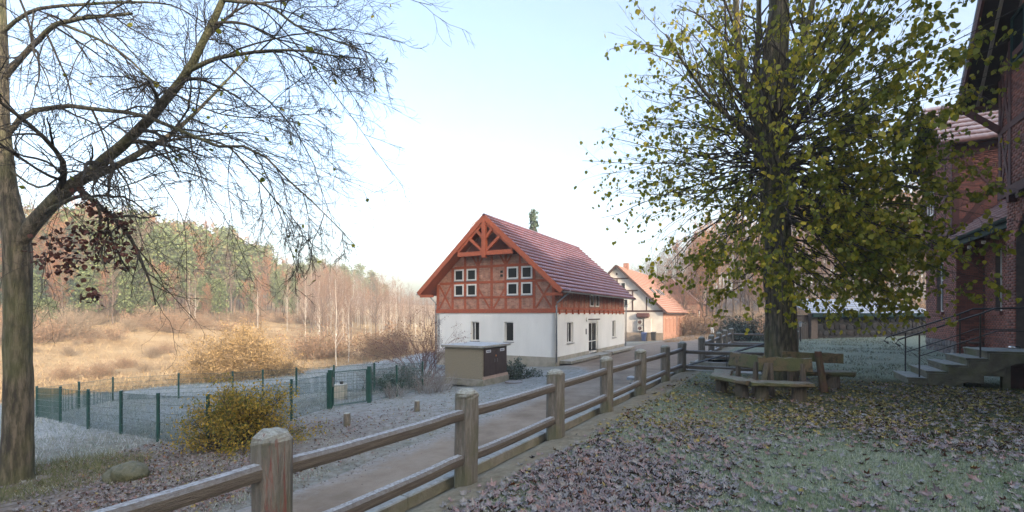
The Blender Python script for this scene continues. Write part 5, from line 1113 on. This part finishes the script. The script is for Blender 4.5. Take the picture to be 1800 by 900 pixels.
# grass of the lawn
N_ = 200000; yy = 3.7/(1-rg.rand(N_)*(1-3.7/16.0)); xx = (rg.rand(N_)*1.6-.5)*yy; a_, b_ = ab(xx, yy)
k_ = (b_ > .42+.3*rg.rand(N_)) & (xx < 13) & ~((a_ > 13.4) & (a_ < 17) & (b_ < 2.7)); xx, yy = xx[k_], yy[k_]; n = len(xx)
GRF = mat('frosted_grass', (.14, .205, .095), (.42, .48, .40), (.24, .31, .19), sc=.9, det=6, rnd='isl', rv=.55, rough=.8, ramp=(.3, .75)); GRG = mat('green_grass', (.045, .085, .025), (.11, .15, .05), sc=2, rnd='isl', rv=.5)
green = np.clip(sst(5.2, 2.8, np.hypot(xx-7.5, yy-10))+sst(8.6, 10, xx)*sst(13.2, 12, yy), 0, 1) > rg.rand(n)
for msk, m_, nm, lb in ((~green, GRF, 'frosted_grass', 'short frosted grass of the lawn'), (green, GRG, 'green_grass', 'short green grass under the lime tree')):
    s_ = np.where(msk)[0]; P_ = np.stack([xx[s_], yy[s_], terr(xx[s_], yy[s_])-.003], 1); M_ = rotmats(len(s_), rg, .45); h_ = (.018+.026*rg.rand(len(s_)))*(1+.04*yy[s_])
    tv = BL_V*np.array([.16, 1, 1.0]); tag(link(nm, mesh_np(nm, *scatter(P_, M_, h_, tv, BL_F)), m_), lb, 'grass', kind='stuff')
N_ = 26000; yy = 13+19*rg.rand(N_); xx = (.36+.6*rg.rand(N_))*yy; a_, b_ = ab(xx, yy); k_ = (b_ > 3.0) & (fbm(xx, yy, 1.2, 3, 91) > -.05) & (xx*.47+yy*.883 < 40) & ((xx-13.06)*.883-(yy-12.76)*.469 < .5); xx, yy = xx[k_], yy[k_]; n = len(xx)
P_ = np.stack([xx, yy, terr(xx, yy)-.003], 1); tag(link('yard_grass', mesh_np('yard_grass', *scatter(P_, rotmats(n, rg, .5), .05+.06*rg.rand(n), BL_V*np.array([.3, 1, 1.0]), BL_F)), mat('yard_tuft', (.10, .12, .07), (.34, .38, .33), sc=1.2, rnd='isl', rv=.9)), 'frosted grass tufts of the yard before the stone shed', 'grass', kind='stuff')
# leaf litter and tufts on the verge, left of the road
N_ = 40000; yy = 5.2/(1-rg.rand(N_)*(1-5.2/26.0)); xx = -(rg.rand(N_)*1.15-.12)*yy; a_, b_ = ab(xx, yy); rl_ = road_left(a_)
dv = sst(.0, .5, rl_-b_)*(.06+.94*sst(-12.5, -9, b_))*(.12+.88*sst(12, 5, a_))*sst(24, 18, a_)*(.25+.75*sst(-.05, .1, fbm(xx, yy, 1.4, 3, 61)))
dv = np.maximum(dv, .02*(b_ > rl_)*(b_ < -.5)); k_ = (rg.rand(N_) < dv) & ~((xx < -8.2) & (yy > 9.5)); xx, yy = xx[k_], yy[k_]; n = len(xx); kind = np.where(rg.rand(n) < .05, 2, (rg.rand(n) < .5).astype(int)); size = .075*(.55+.7*rg.rand(n))
P_ = np.stack([xx, yy, ground(xx, yy)+.008+.015*rg.rand(n)], 1); M_ = rotmats(n, rg, .4); var = rg.randint(0, 4, n)
for q in range(3):
    parts = [scatter(P_[s_], M_[s_], size[s_], *ML[v_]) for v_ in range(4) for s_ in [np.where((kind == q) & (var == v_))[0]] if len(s_)]
    tag(link('verge_litter', mesh_np('verge_litter', *join(parts)), FLI[q]), ['brown leaf litter on the verge left of the road', 'frosted leaf litter on the verge left of the road', 'yellow leaves dotted over the verge'][q], 'leaves', kind='stuff')
def tufts(name, lb, x_, y_, h0, h1, wd, m_, rg, lean=.35, zf=ground):
    n = len(x_); P_ = np.stack([x_, y_, zf(x_, y_)-.01], 1); M_ = rotmats(n, rg, lean); h_ = h0+(h1-h0)*rg.rand(n)
    V, F = scatter(P_, M_, h_, BL_V*np.array([wd, 1, 1.0]), BL_F); return tag(link(name, mesh_np(name, V, F), m_), lb, 'grass', kind='stuff')
FRG = mat('hoar_frost_grass', (.42, .47, .51), (.17, .22, .20), (.31, .36, .35), sc=1.0, rnd='isl', rv=.7); FRB = mat('frosted_verge_grass', (.14, .16, .08), (.44, .50, .48), (.24, .25, .15), sc=1.2, rnd='isl', rv=.8)
N_ = 90000; yy = 8+rg.rand(N_)*34; xx = -(rg.rand(N_)*1.05+.02)*yy; a_, b_ = ab(xx, yy); k_ = (b_ < -9.3) & (shade_edge(xx, yy) > -1+2*rg.rand(N_)) & (fbm(xx, yy, .9, 3, 71) > -.16); xx, yy = xx[k_], yy[k_]
tufts('frosted_meadow_grass', 'rimed pale grass of the shaded meadow', xx, yy, .06, .20, .09, FRG, rg, .7)
N_ = 60000; yy = 5.2/(1-rg.rand(N_)*(1-5.2/22.0)); xx = -(rg.rand(N_)*1.15-.12)*yy; a_, b_ = ab(xx, yy); k_ = (b_ < road_left(a_)-.1) & (b_ > -14) & (fbm(xx, yy, 1.1, 3, 72) > .0) & (a_ < 20); xx, yy = xx[k_], yy[k_]
tufts('verge_grass', 'frosted grass tufts on the verge', xx, yy, .03, .10, .10, FRB, rg, .6)
th = rg.rand(9000)*6.28; rd = .35+1.4*rg.rand(9000)**.8; xx = PX(28, 8.3)+rd*np.cos(th)+.25; yy = 8.3+rd*np.sin(th)-.1
tufts('tree_foot_grass', 'longer green grass round the foot of the left tree', xx, yy, .06, .2, .06, mat('dull_green_grass', (.07, .09, .03), (.17, .18, .09), sc=2, rnd='isl', rv=.7), rg, .7)
GLD = mat('golden_meadow_grass', (.46, .34, .19), (.28, .20, .12), (.38, .28, .16), sc=.25, rnd='isl', rv=.6)
N_ = 90000; yy = 26+110*rg.rand(N_)**1.6; xx = -(rg.rand(N_)*1.05+.10)*yy; k_ = (shade_edge(xx, yy) < .5+2*rg.rand(N_)) & (fbm(xx, yy, 5, 3, 81) > -.2); xx, yy = xx[k_], yy[k_]
tufts('golden_meadow_grass', 'sunlit straw-coloured grass of the wet meadow', xx, yy, .15, .45, .12, GLD, rg, .6)
N_ = 16000; yy = 5/(1-rg.rand(N_)*(1-5/30.0)); xx = (rg.rand(N_)*1.1-.75)*yy; a_, b_ = ab(xx, yy); rl_ = road_left(a_); k_ = (b_ < -.45) & (b_ > rl_-1.2) & (rg.rand(N_) < .12+.88*np.exp(-((b_-rl_)/.5)**2)+.3*np.exp(-((b_+.6)/.3)**2)); xx, yy = xx[k_], yy[k_]; n = len(xx)
OCT_V = np.array([(1, 0, 0), (0, 1, 0), (-1, 0, 0), (0, -1, 0), (0, 0, .7), (0, 0, -.7)], float); OCT_F = np.array([(0, 1, 4), (1, 2, 4), (2, 3, 4), (3, 0, 4), (1, 0, 5), (2, 1, 5), (3, 2, 5), (0, 3, 5)])
tag(link('gravel', mesh_np('gravel', *scatter(np.stack([xx, yy, ground(xx, yy, False)+.022], 1), rotmats(n, rg, .6), .006+.014*rg.rand(n)**2, OCT_V, OCT_F)), mat('gravel_stone', (.30, .28, .26), (.13, .12, .11), sc=3, rnd='isl', rv=.9)), 'loose gravel along the edges of the road', 'gravel', kind='stuff')
# ---------------------------------------------------------------- bushes
def bush(name, label, loc, stems, h, spread, m_w, m_l, nleaf, lsz, rg, lv2=6, lv3=4, grav=-.03, zmin=.05, group=None, tv=SMALL_V, tf=SMALL_F, r0=.012, jit=.04, cat='bush', el=(35, 88)):
    th = rg.rand(stems)*6.283; ee = R(el[0])+(R(el[1])-R(el[0]))*rg.rand(stems); d = np.stack([np.cos(th)*np.cos(ee)*spread, np.sin(th)*np.cos(ee)*spread, np.sin(ee)], 1); n = 7
    Q = np.empty((stems, n, 3)); Q[:, 0] = np.stack([.18*spread*rg.randn(stems), .18*spread*rg.randn(stems), np.full(stems, -.08)], 1); ln = h*(.65+.45*rg.rand(stems))
    for j in range(1, n): d = d+.10*rg.randn(stems, 3)+np.array([0, 0, grav]); d /= np.linalg.norm(d, axis=1, keepdims=True); Q[:, j] = Q[:, j-1]+d*(ln/(n-1))[:, None]*1.05
    Rr = (r0*(.7+.6*rg.rand(stems)))[:, None]*np.linspace(1, .3, n)
    A2, AR2 = kids(Q, Rr, lv2, .25, 1, (.3, .8), .4, 5, .14, grav*.6, .6, r0*.22, .4, rg); A3, AR3 = kids(A2, AR2, lv3, .2, 1, (.3, .8), .5, 4, .16, 0, .7, r0*.15, .6, rg)
    t = thing(name, label, cat, loc, 0, group)
    link('stems', mesh_np('stems', *join([tubes(Q, Rr, 5), tubes(A2, AR2, 3), tubes(A3, AR3, 3)])), m_w, t)
    if nleaf:
        pos = pts_along(A3, nleaf, rg, .1, jit); pos = pos[pos[:, 2] > zmin]; tag(link('foliage', mesh_np('foliage', *scatter(pos, rotmats(len(pos), rg, 1.6), lsz*(.6+.8*rg.rand(len(pos))), tv, tf)), m_l, t), kind='stuff')
    return t
YBM = mat('yellow_bush_leaf', (.36, .25, .035), (.14, .155, .03), (.42, .30, .05), sc=2.2, rnd='isl', rv=.5, trans=.3); x_, y_ = PX(430, 10.0), 10.0
bush('yellow_bush', 'dense bush with small yellow and green autumn leaves before the wire fence', (x_, y_, gz(x_, y_)), 95, 1.15, .52, BARKD, YBM, 19000, .05, np.random.RandomState(2), 7, 5, -.055, jit=.09, el=(2, 88), zmin=.02)
x_, y_ = PX(428, 33), 33.; GBM = mat('golden_bush_leaf', (.42, .28, .12), (.25, .17, .09), (.46, .32, .15), sc=.5, rnd='isl', rv=.6); GTW = mat('golden_twig', (.30, .20, .11), (.20, .14, .08), sc=1)
bush('golden_willow_bush', 'wide rounded golden willow bush at the edge of the frosted meadow', (x_, y_, gz(x_, y_)), 230, 3.3, 1.8, GTW, GBM, 52000, .10, np.random.RandomState(4), 7, 5, -.035, r0=.022, jit=.12, el=(15, 88))
x_, y_ = PX(745, 20.6), 20.6; RBT = mat('red_brown_twig', (.10, .045, .045), (.16, .085, .075), sc=2, frost=.3)
bush('red_twig_shrub', 'arching red-brown shrub with withered leaves left of the utility cabinet', (x_, y_, gz(x_, y_)), 30, 3.0, 1.2, RBT, mat('red_withered_leaf', (.12, .05, .04), (.2, .09, .06), sc=3, rnd='isl', rv=.5), 1500, .06, np.random.RandomState(5), 9, 7, -.13, r0=.017, el=(42, 85), zmin=1.0)
FRT = mat('frosted_stem', (.16, .13, .115), (.32, .33, .34), sc=2, frost=.4, rnd='isl', rv=.5)
for k, (px_, Y_, h_, lb) in enumerate(((655, 19.6, 1.3, 'frosted grey stems behind the gate side of the wire fence'), (720, 19.2, 1.25, 'frosted brush below the red-brown shrub'), (775, 17.9, .95, 'low dark brush at the left corner of the utility cabinet'), (752, 17.6, .85, 'low frosted brush at the last wire fence post'), (695, 17.0, .7, 'low frosted dry plants before the short wire panel'))):
    x_, y_ = PX(px_, Y_), Y_; bush('frosted_brush', lb, (x_, y_, gz(x_, y_)), 46, h_, 1.0, FRT, None, 0, 0, np.random.RandomState(10+k), 6, 3, -.02, r0=.008, el=(40, 88), group='low frosted brush near the cabinet')
x_, y_ = PX(668, 16.2), 16.2; EVG = mat('evergreen_spray', (.025, .055, .035), (.05, .09, .06), sc=3, rnd='isl', rv=.5, frost=.3)
for k, (px_, Y_, h_, sp, lb) in enumerate(((906, 21.2, .85, 1.3, 'low dark juniper bush at the right side of the utility cabinet'), (700, 19.5, .9, 1.5, 'low dark evergreen hedge behind the short wire panel'), (1328, 28.5, 2.0, 1.3, 'dark evergreen shrub behind the far rail fence'), (1303, 31.0, 1.5, 1.3, 'dark evergreen shrub at the road end of the far rail fence'))):
    x_, y_ = PX(px_, Y_), Y_; zz_ = tz(x_, y_) if px_ > 1000 else gz(x_, y_); bush('evergreen_bush', lb, (x_, y_, zz_), 60, h_, sp, BARKD, EVG, 6000, .07, np.random.RandomState(30+k), 6, 4, -.06, el=(12, 80), group='dark evergreen bushes')
DRY = mat('dry_plant', (.30, .20, .11), (.20, .14, .08), sc=2)
for k, (px_, Y_, h_) in enumerate(((1180, 49, .9), (1205, 50, 1.0), (1230, 52, .9), (1268, 50, 1.1), (1292, 46, 1.0), (1250, 54, .8))):
    x_, y_ = PX(px_, Y_), Y_; bush('dry_grass_clump', 'clump of dry straw-coloured plants along the far yard edge', (x_, y_, gz(x_, y_)), 70, h_, 1.6, DRY, None, 0, 0, np.random.RandomState(50+k), 4, 0+1, -.08, r0=.012, el=(25, 85), group='dry plant clumps at the far yard edge', cat='plants')

# ---------------------------------------------------------------- woods: a few kinds, copied one by one
PINEM = mat('pine_needles', (.07, .11, .04), (.17, .21, .08), (.11, .15, .055), sc=.35, rnd='isl', rv=.6); SPRM = mat('spruce_needles', (.030, .062, .040), (.07, .11, .07), sc=.4, rnd='isl', rv=.5)
PBARK = mat('pine_bark', (.17, .09, .055), (.11, .07, .05), sc=2); BBARK = mat('birch_bark', (.62, .58, .52), (.42, .38, .34), sc=4, stretch=(1, 1, .6)); GBARK = mat('grey_brown_bark', (.16, .12, .095), (.11, .085, .07), sc=3)
BTW = mat('birch_twig', (.26, .17, .13), (.19, .13, .10), sc=1); RUS = mat('russet_leaf', (.33, .14, .055), (.22, .09, .04), (.40, .20, .08), sc=.3, rnd='isl', rv=.6); ORG = mat('orange_leaf', (.46, .24, .075), (.34, .16, .05), sc=.3, rnd='isl', rv=.6)
TPL = {}
def template(kind, seed):
    rg = np.random.RandomState(seed); H_ = 18.
    n = 9; P = np.zeros((1, n, 3)); P[0, :, 2] = np.linspace(-.6, H_*.96, n); P[0, 1:, :2] += np.cumsum(rg.randn(n-1, 2)*.12, 0); r = np.linspace(.24, .05, n)[None]
    if kind in ('pine', 'spruce'):
        r = r*.95
        if kind == 'pine':
            A, AR = kids(P, r, 60, .27, 1, (.8, 1.4), .22, 6, .12, .05, .3, .03, .3, rg); e = A[:, 2:].reshape(-1, 3); e = np.repeat(e, 9, 0)+rg.randn(len(e)*9, 3)*np.array([.55, .55, .32]); sz = .5; mt = PINEM
        else:
            m_ = 90; t = .08+.92*((np.arange(m_)+rg.rand(m_))/m_); th = rg.rand(m_)*6.283; z = t*H_; L_ = (1-t)*3.4+.25; A = np.empty((m_, 5, 3))
            for j in range(5): A[:, j] = np.stack([np.cos(th)*L_*j/4, np.sin(th)*L_*j/4, z-.10*L_*(j/4)*2+.0*j], 1)
            AR = np.full((m_, 5), .03); e = np.repeat(A[:, 1:].reshape(-1, 3), 9, 0); e = e+rg.randn(len(e), 3)*np.array([.3, .3, .18]); sz = .42; mt = SPRM
        w1 = mesh_np('trunk', *join([tubes(P, r, 7), tubes(A, AR, 3)])); w1.materials.append(PBARK if kind == 'pine' else GBARK)
        cr = mesh_np('crown', *scatter(e, rotmats(len(e), rg, 1.0), sz*(.5+.9*rg.rand(len(e))), CLUMP_V*np.array([.8, 1, 1]), SMALL_F)); cr.materials.append(mt); return w1, cr
    if kind == 'birch': r = r*.6
    sp = .30 if kind == 'birch' else .34
    A, AR = kids(P, r, 30, .22, 1, (.35, .8), sp, 7, .09, .04 if kind == 'birch' else .02, .45, .02, .3, rg)
    B, BR = kids(A, AR, 8, .2, 1, (.35, .75), .42, 5, .12, .0, .5, .010, .5, rg); D_, DR = kids(B, BR, 5, .15, 1, (.3, .75), .55, 4, .14, -.03 if kind == 'birch' else 0, .6, .013, .7, rg)
    w1 = mesh_np('trunk', *join([tubes(P, r, 7), tubes(A[:14], AR[:14], 4)])); w1.materials.append(BBARK if kind == 'birch' else GBARK)
    pr = [tubes(A[14:], AR[14:], 3), tubes(B, BR, 3), tubes(D_, DR, 3)]; V, F = join(pr); cr = None
    if kind in ('russet', 'orange'):
        pos = pts_along(D_, 5200, rg, .1, .15); v2, f2 = scatter(pos, rotmats(len(pos), rg, 1.5), .17*(.6+.8*rg.rand(len(pos))), SMALL_V*np.array([1.2, 1, 1]), SMALL_F)
        cr = mesh_np('crown', *join([(V, F), (v2, f2)])); cr.materials.append(BTW); cr.materials.append(RUS if kind == 'russet' else ORG)
        mi = np.zeros(len(F)+len(f2), np.int32); mi[len(F):] = 1; cr.polygons.foreach_set('material_index', mi)
    else: cr = mesh_np('crown', V, F); cr.materials.append(BTW)
    return w1, cr
NAMES = {'pine': 'pine_tree', 'spruce': 'spruce_tree', 'birch': 'birch_tree', 'bare': 'bare_tree', 'russet': 'beech_tree', 'orange': 'oak_tree'}
DESC = {'pine': 'green pine', 'spruce': 'dark spruce', 'birch': 'white-trunked birch', 'bare': 'leafless grey-brown tree', 'russet': 'russet-leaved beech', 'orange': 'orange-leaved oak'}
def plant(kind, var, x_, y_, h, where, group, slim=1.0):
    k = (kind, var)
    if k not in TPL: TPL[k] = template(kind, 100+var*7+len(kind))
    w1, cr = TPL[k]; s = h/18.; t = thing(NAMES[kind], DESC[kind]+' '+where, 'tree', (x_, y_, gz(x_, y_)), random.random()*6.28, group); t.scale = (s*slim, s*slim, s)
    for nm, me_ in (('trunk', w1), ('crown', cr)):
        o = bpy.data.objects.new(nm, me_); C.objects.link(o); o.parent = t
    return t
def top_h(px_, ytop, Y_): x_ = PX(px_, Y_); return x_, EYE+(HY-ytop)*Y_/FPX-gz(x_, Y_)
rr = random.Random(11)
TL = ([-80, 60, 150, 250, 350, 450, 500, 530, 570, 620, 690, 720, 760, 800], [345, 362, 360, 374, 390, 418, 452, 458, 442, 462, 482, 515, 532, 540])
YE = ([-80, 0, 200, 400, 600, 800], [58, 62, 74, 94, 128, 175])
ZN = [(60, 'hidden beside the left tree trunk'), (150, 'just right of the left tree trunk'), (240, 'under the withered leaf clusters'), (330, 'left of the golden bush'), (430, 'behind the golden bush'), (540, 'right of the golden bush'), (620, 'behind the lone meadow birch'), (700, 'left of the red-brown shrub'), (2000, 'next to the main house gable')]
zone = lambda p: 'in the far wood '+[q[1] for q in ZN if p < q[0]][0]
for k in range(300):
    px_ = -90+880*((k*.61803) % 1); row = (k*3) % 5; Y_ = float(np.interp(px_, *YE))+[0, 7, 16, 28, 44][row]*(1+px_/900)+rr.uniform(-4, 4)
    yt = float(np.interp(px_, *TL))+rr.uniform(-2, 26)+(4-row)*rr.uniform(3, 13); x_, h = top_h(px_, yt, Y_)
    q = rr.random()
    if px_ < 150: kd = 'spruce' if q < .35 else 'russet' if q < .7 else 'pine'
    elif px_ < 520: kd = ('pine' if q < .62 else 'russet' if q < .84 else 'bare') if row > 0 else ('russet' if q < .4 else 'bare' if q < .6 else 'pine')
    else: kd = ('birch' if q < .5 else 'bare' if q < .9 else 'russet') if row < 3 else ('pine' if q < .6 else 'spruce' if q < .75 else 'bare')
    if row == 0 and kd != 'birch': h *= .62
    if px_ > 690: kd = 'birch' if q < .35 else 'bare'
    h = max(5.5, min(h, 27)); plant(kd, k % 2, x_, Y_, h, ['front row ', 'second row ', 'mid row ', 'deeper ', 'rearmost '][row]+zone(px_), 'trees of the wood beyond the meadow')
for k in range(95):
    px_ = 1085+600*((k*.61803) % 1); row = k % 4; Y_ = [66, 76, 88, 104][row]+rr.uniform(-4, 4)+(6 if px_ < 1240 else 0)+(18 if px_ < 1150 else 0)
    yt = float(np.interp(px_, [1085, 1130, 1180, 1240, 1330, 1450, 1560, 1680], [498, 455, 425, 392, 372, 345, 332, 320]))+rr.uniform(0, 34); x_, h = top_h(px_, yt, Y_); q = rr.random()
    kd = 'bare' if q < .42 else 'orange' if q < .80 else 'russet'
    if px_ < 1190: kd = 'bare'
    h = max(6, min(h, 26)); plant(kd, k % 2, x_, Y_, h*(.8 if row == 0 else 1), ['front row ', 'second row ', 'mid row ', 'rearmost '][row]+'on the slope '+('between the two houses' if px_ < 1180 else 'above the farther house roof' if px_ < 1300 else 'behind the lime tree trunk' if px_ < 1400 else 'above the left end of the stone shed' if px_ < 1520 else 'next to the brick building'), 'trees of the slope on the right')
x_, h = top_h(937, 371, 66); plant('spruce', 1, x_, 66, h, 'whose tip shows over the main roof', None, .62)
x_, h = top_h(832, 402, 44); plant('orange', 1, x_, 44, h*.98, 'just behind the left roof slope of the main house', None, .6)
for px_, Y_, yt, lb, sl in ((592, 43, 478, 'alone in the meadow right of the golden bush', .7), (612, 47, 500, 'beside the lone birch, a little smaller', .7), (333, 78, 478, 'left of the pair above the golden bush', .5), (343, 80, 485, 'right of the pair above the golden bush', .5), (453, 88, 470, 'at the wood edge above the golden bush', .5), (505, 92, 470, 'at the wood edge right of the golden bush', .5)):
    x_, h = top_h(px_, yt, Y_); plant('birch', 0 if px_ % 2 else 1, x_, Y_, h, lb, None, sl)
for k in range(76):      # pale bare birches and thin trees that close the view left of the house
    px_ = 535+245*((k*.61803+.3) % 1); Y_ = float(np.interp(px_, *YE))*rr.uniform(.62, 1.0); yt = float(np.interp(px_, [535, 600, 690, 740, 790], [478, 480, 492, 512, 520]))+rr.uniform(-4, 34)
    x_, h = top_h(px_, yt, Y_); plant('birch' if k % 5 < 3 else 'bare', k % 4, x_, Y_, max(5, min(h, 22)), ['nearer ', 'middle ', 'farther '][int((Y_/float(np.interp(px_, *YE))-.62)*7.8) % 3]+'thin one in the birch belt '+('above the wire gate' if px_ < 640 else 'above the short wire panel' if px_ < 710 else 'next to the main house gable'), 'thin trees of the birch belt', rr.uniform(.6, 1.05))
# undergrowth along the wood edge and in the meadow
UG = mat('undergrowth_twig', (.34, .26, .18), (.23, .18, .13), sc=.4, rnd='isl', rv=.6); RUSB = mat('russet_undergrowth', (.33, .20, .12), (.24, .15, .09), sc=.4, rnd='isl', rv=.6)
b0 = bush('edge_shrub', 'twiggy brown shrub at the edge of the meadow', (0, 0, 0), 70, 3.2, 1.3, UG, RUSB, 2600, .16, np.random.RandomState(8), 6, 4, -.02, r0=.02, jit=.12, el=(15, 88)); b1 = bush('edge_shrub', 'x', (0, 0, 0), 80, 3.4, 1.0, UG, UG, 900, .12, np.random.RandomState(9), 7, 4, -.01, r0=.02, jit=.12, el=(30, 88))
us = [False, False]
for k in range(94):
    if k < 60: px_ = -60+840*((k*.61803) % 1); Y_ = float(np.interp(px_, *YE))-rr.uniform(-6, 14)*(1 if px_ < 560 else 2.2); w_ = zone(px_).replace('in the far wood', 'at the wood edge')
    elif k >= 78: px_ = 60+250*((k*.61803) % 1); Y_ = rr.uniform(38, 60); w_ = 'low in the open straw meadow on the left'
    else: px_ = 1160+520*((k*.61803) % 1); Y_ = rr.uniform(56, 70)+(8 if px_ < 1260 else 0); w_ = 'on the slope beyond the stone shed'
    if k in (3, 11, 19, 27, 35, 43, 51): Y_ = rr.uniform(46, 70); px_ = rr.uniform(540, 720); w_ = 'in the meadow brush right of the golden bush'
    q = (k+int(px_ > 540)) % 2; src = (b0, b1)[q]
    o = src if not us[q] else copy_tree(src); us[q] = True
    x_ = PX(px_, Y_); o.location = (x_, Y_, gz(x_, Y_)); s = rr.uniform(.5, 1.15)*(.38 if k >= 78 else 1); o.scale = (s*1.2, s*1.2, s); o.rotation_euler = (0, 0, rr.random()*6.28)
    o['label'] = ('russet-leaved' if q == 0 else 'twiggy brown')+' shrub '+w_; o['group'] = 'shrubs of the wood edge'
for px_, Y_, h_, lb in ((242, 76, 5.5, 'small dark pine standing in the left meadow, left one of two'), (252, 79, 4.8, 'small dark pine standing in the left meadow, right one of two'), (85, 62, 4.0, 'small bright pine right of the left tree trunk')):
    t = plant('pine', 0, PX(px_, Y_), Y_, h_, '', 'small pines in the meadow', 1.5); t['label'] = lb
# ---------------------------------------------------------------- thin autumn haze
hz = MB().box(-345, 325, -320, 350, -6.5, 75).build('haze', None)
hm = bpy.data.materials.new('haze_air'); hm.use_nodes = True; N = hm.node_tree; N.nodes.remove(N.nodes['Principled BSDF']); pv = N.nodes.new('ShaderNodeVolumePrincipled')
pv.inputs['Color'].default_value = (.95, .97, 1, 1); pv.inputs['Density'].default_value = .0013; pv.inputs['Anisotropy'].default_value = 0.0; N.links.new(pv.outputs[0], N.nodes['Material Output'].inputs['Volume']); hz.data.materials.append(hm); tag(hz, kind='stuff')
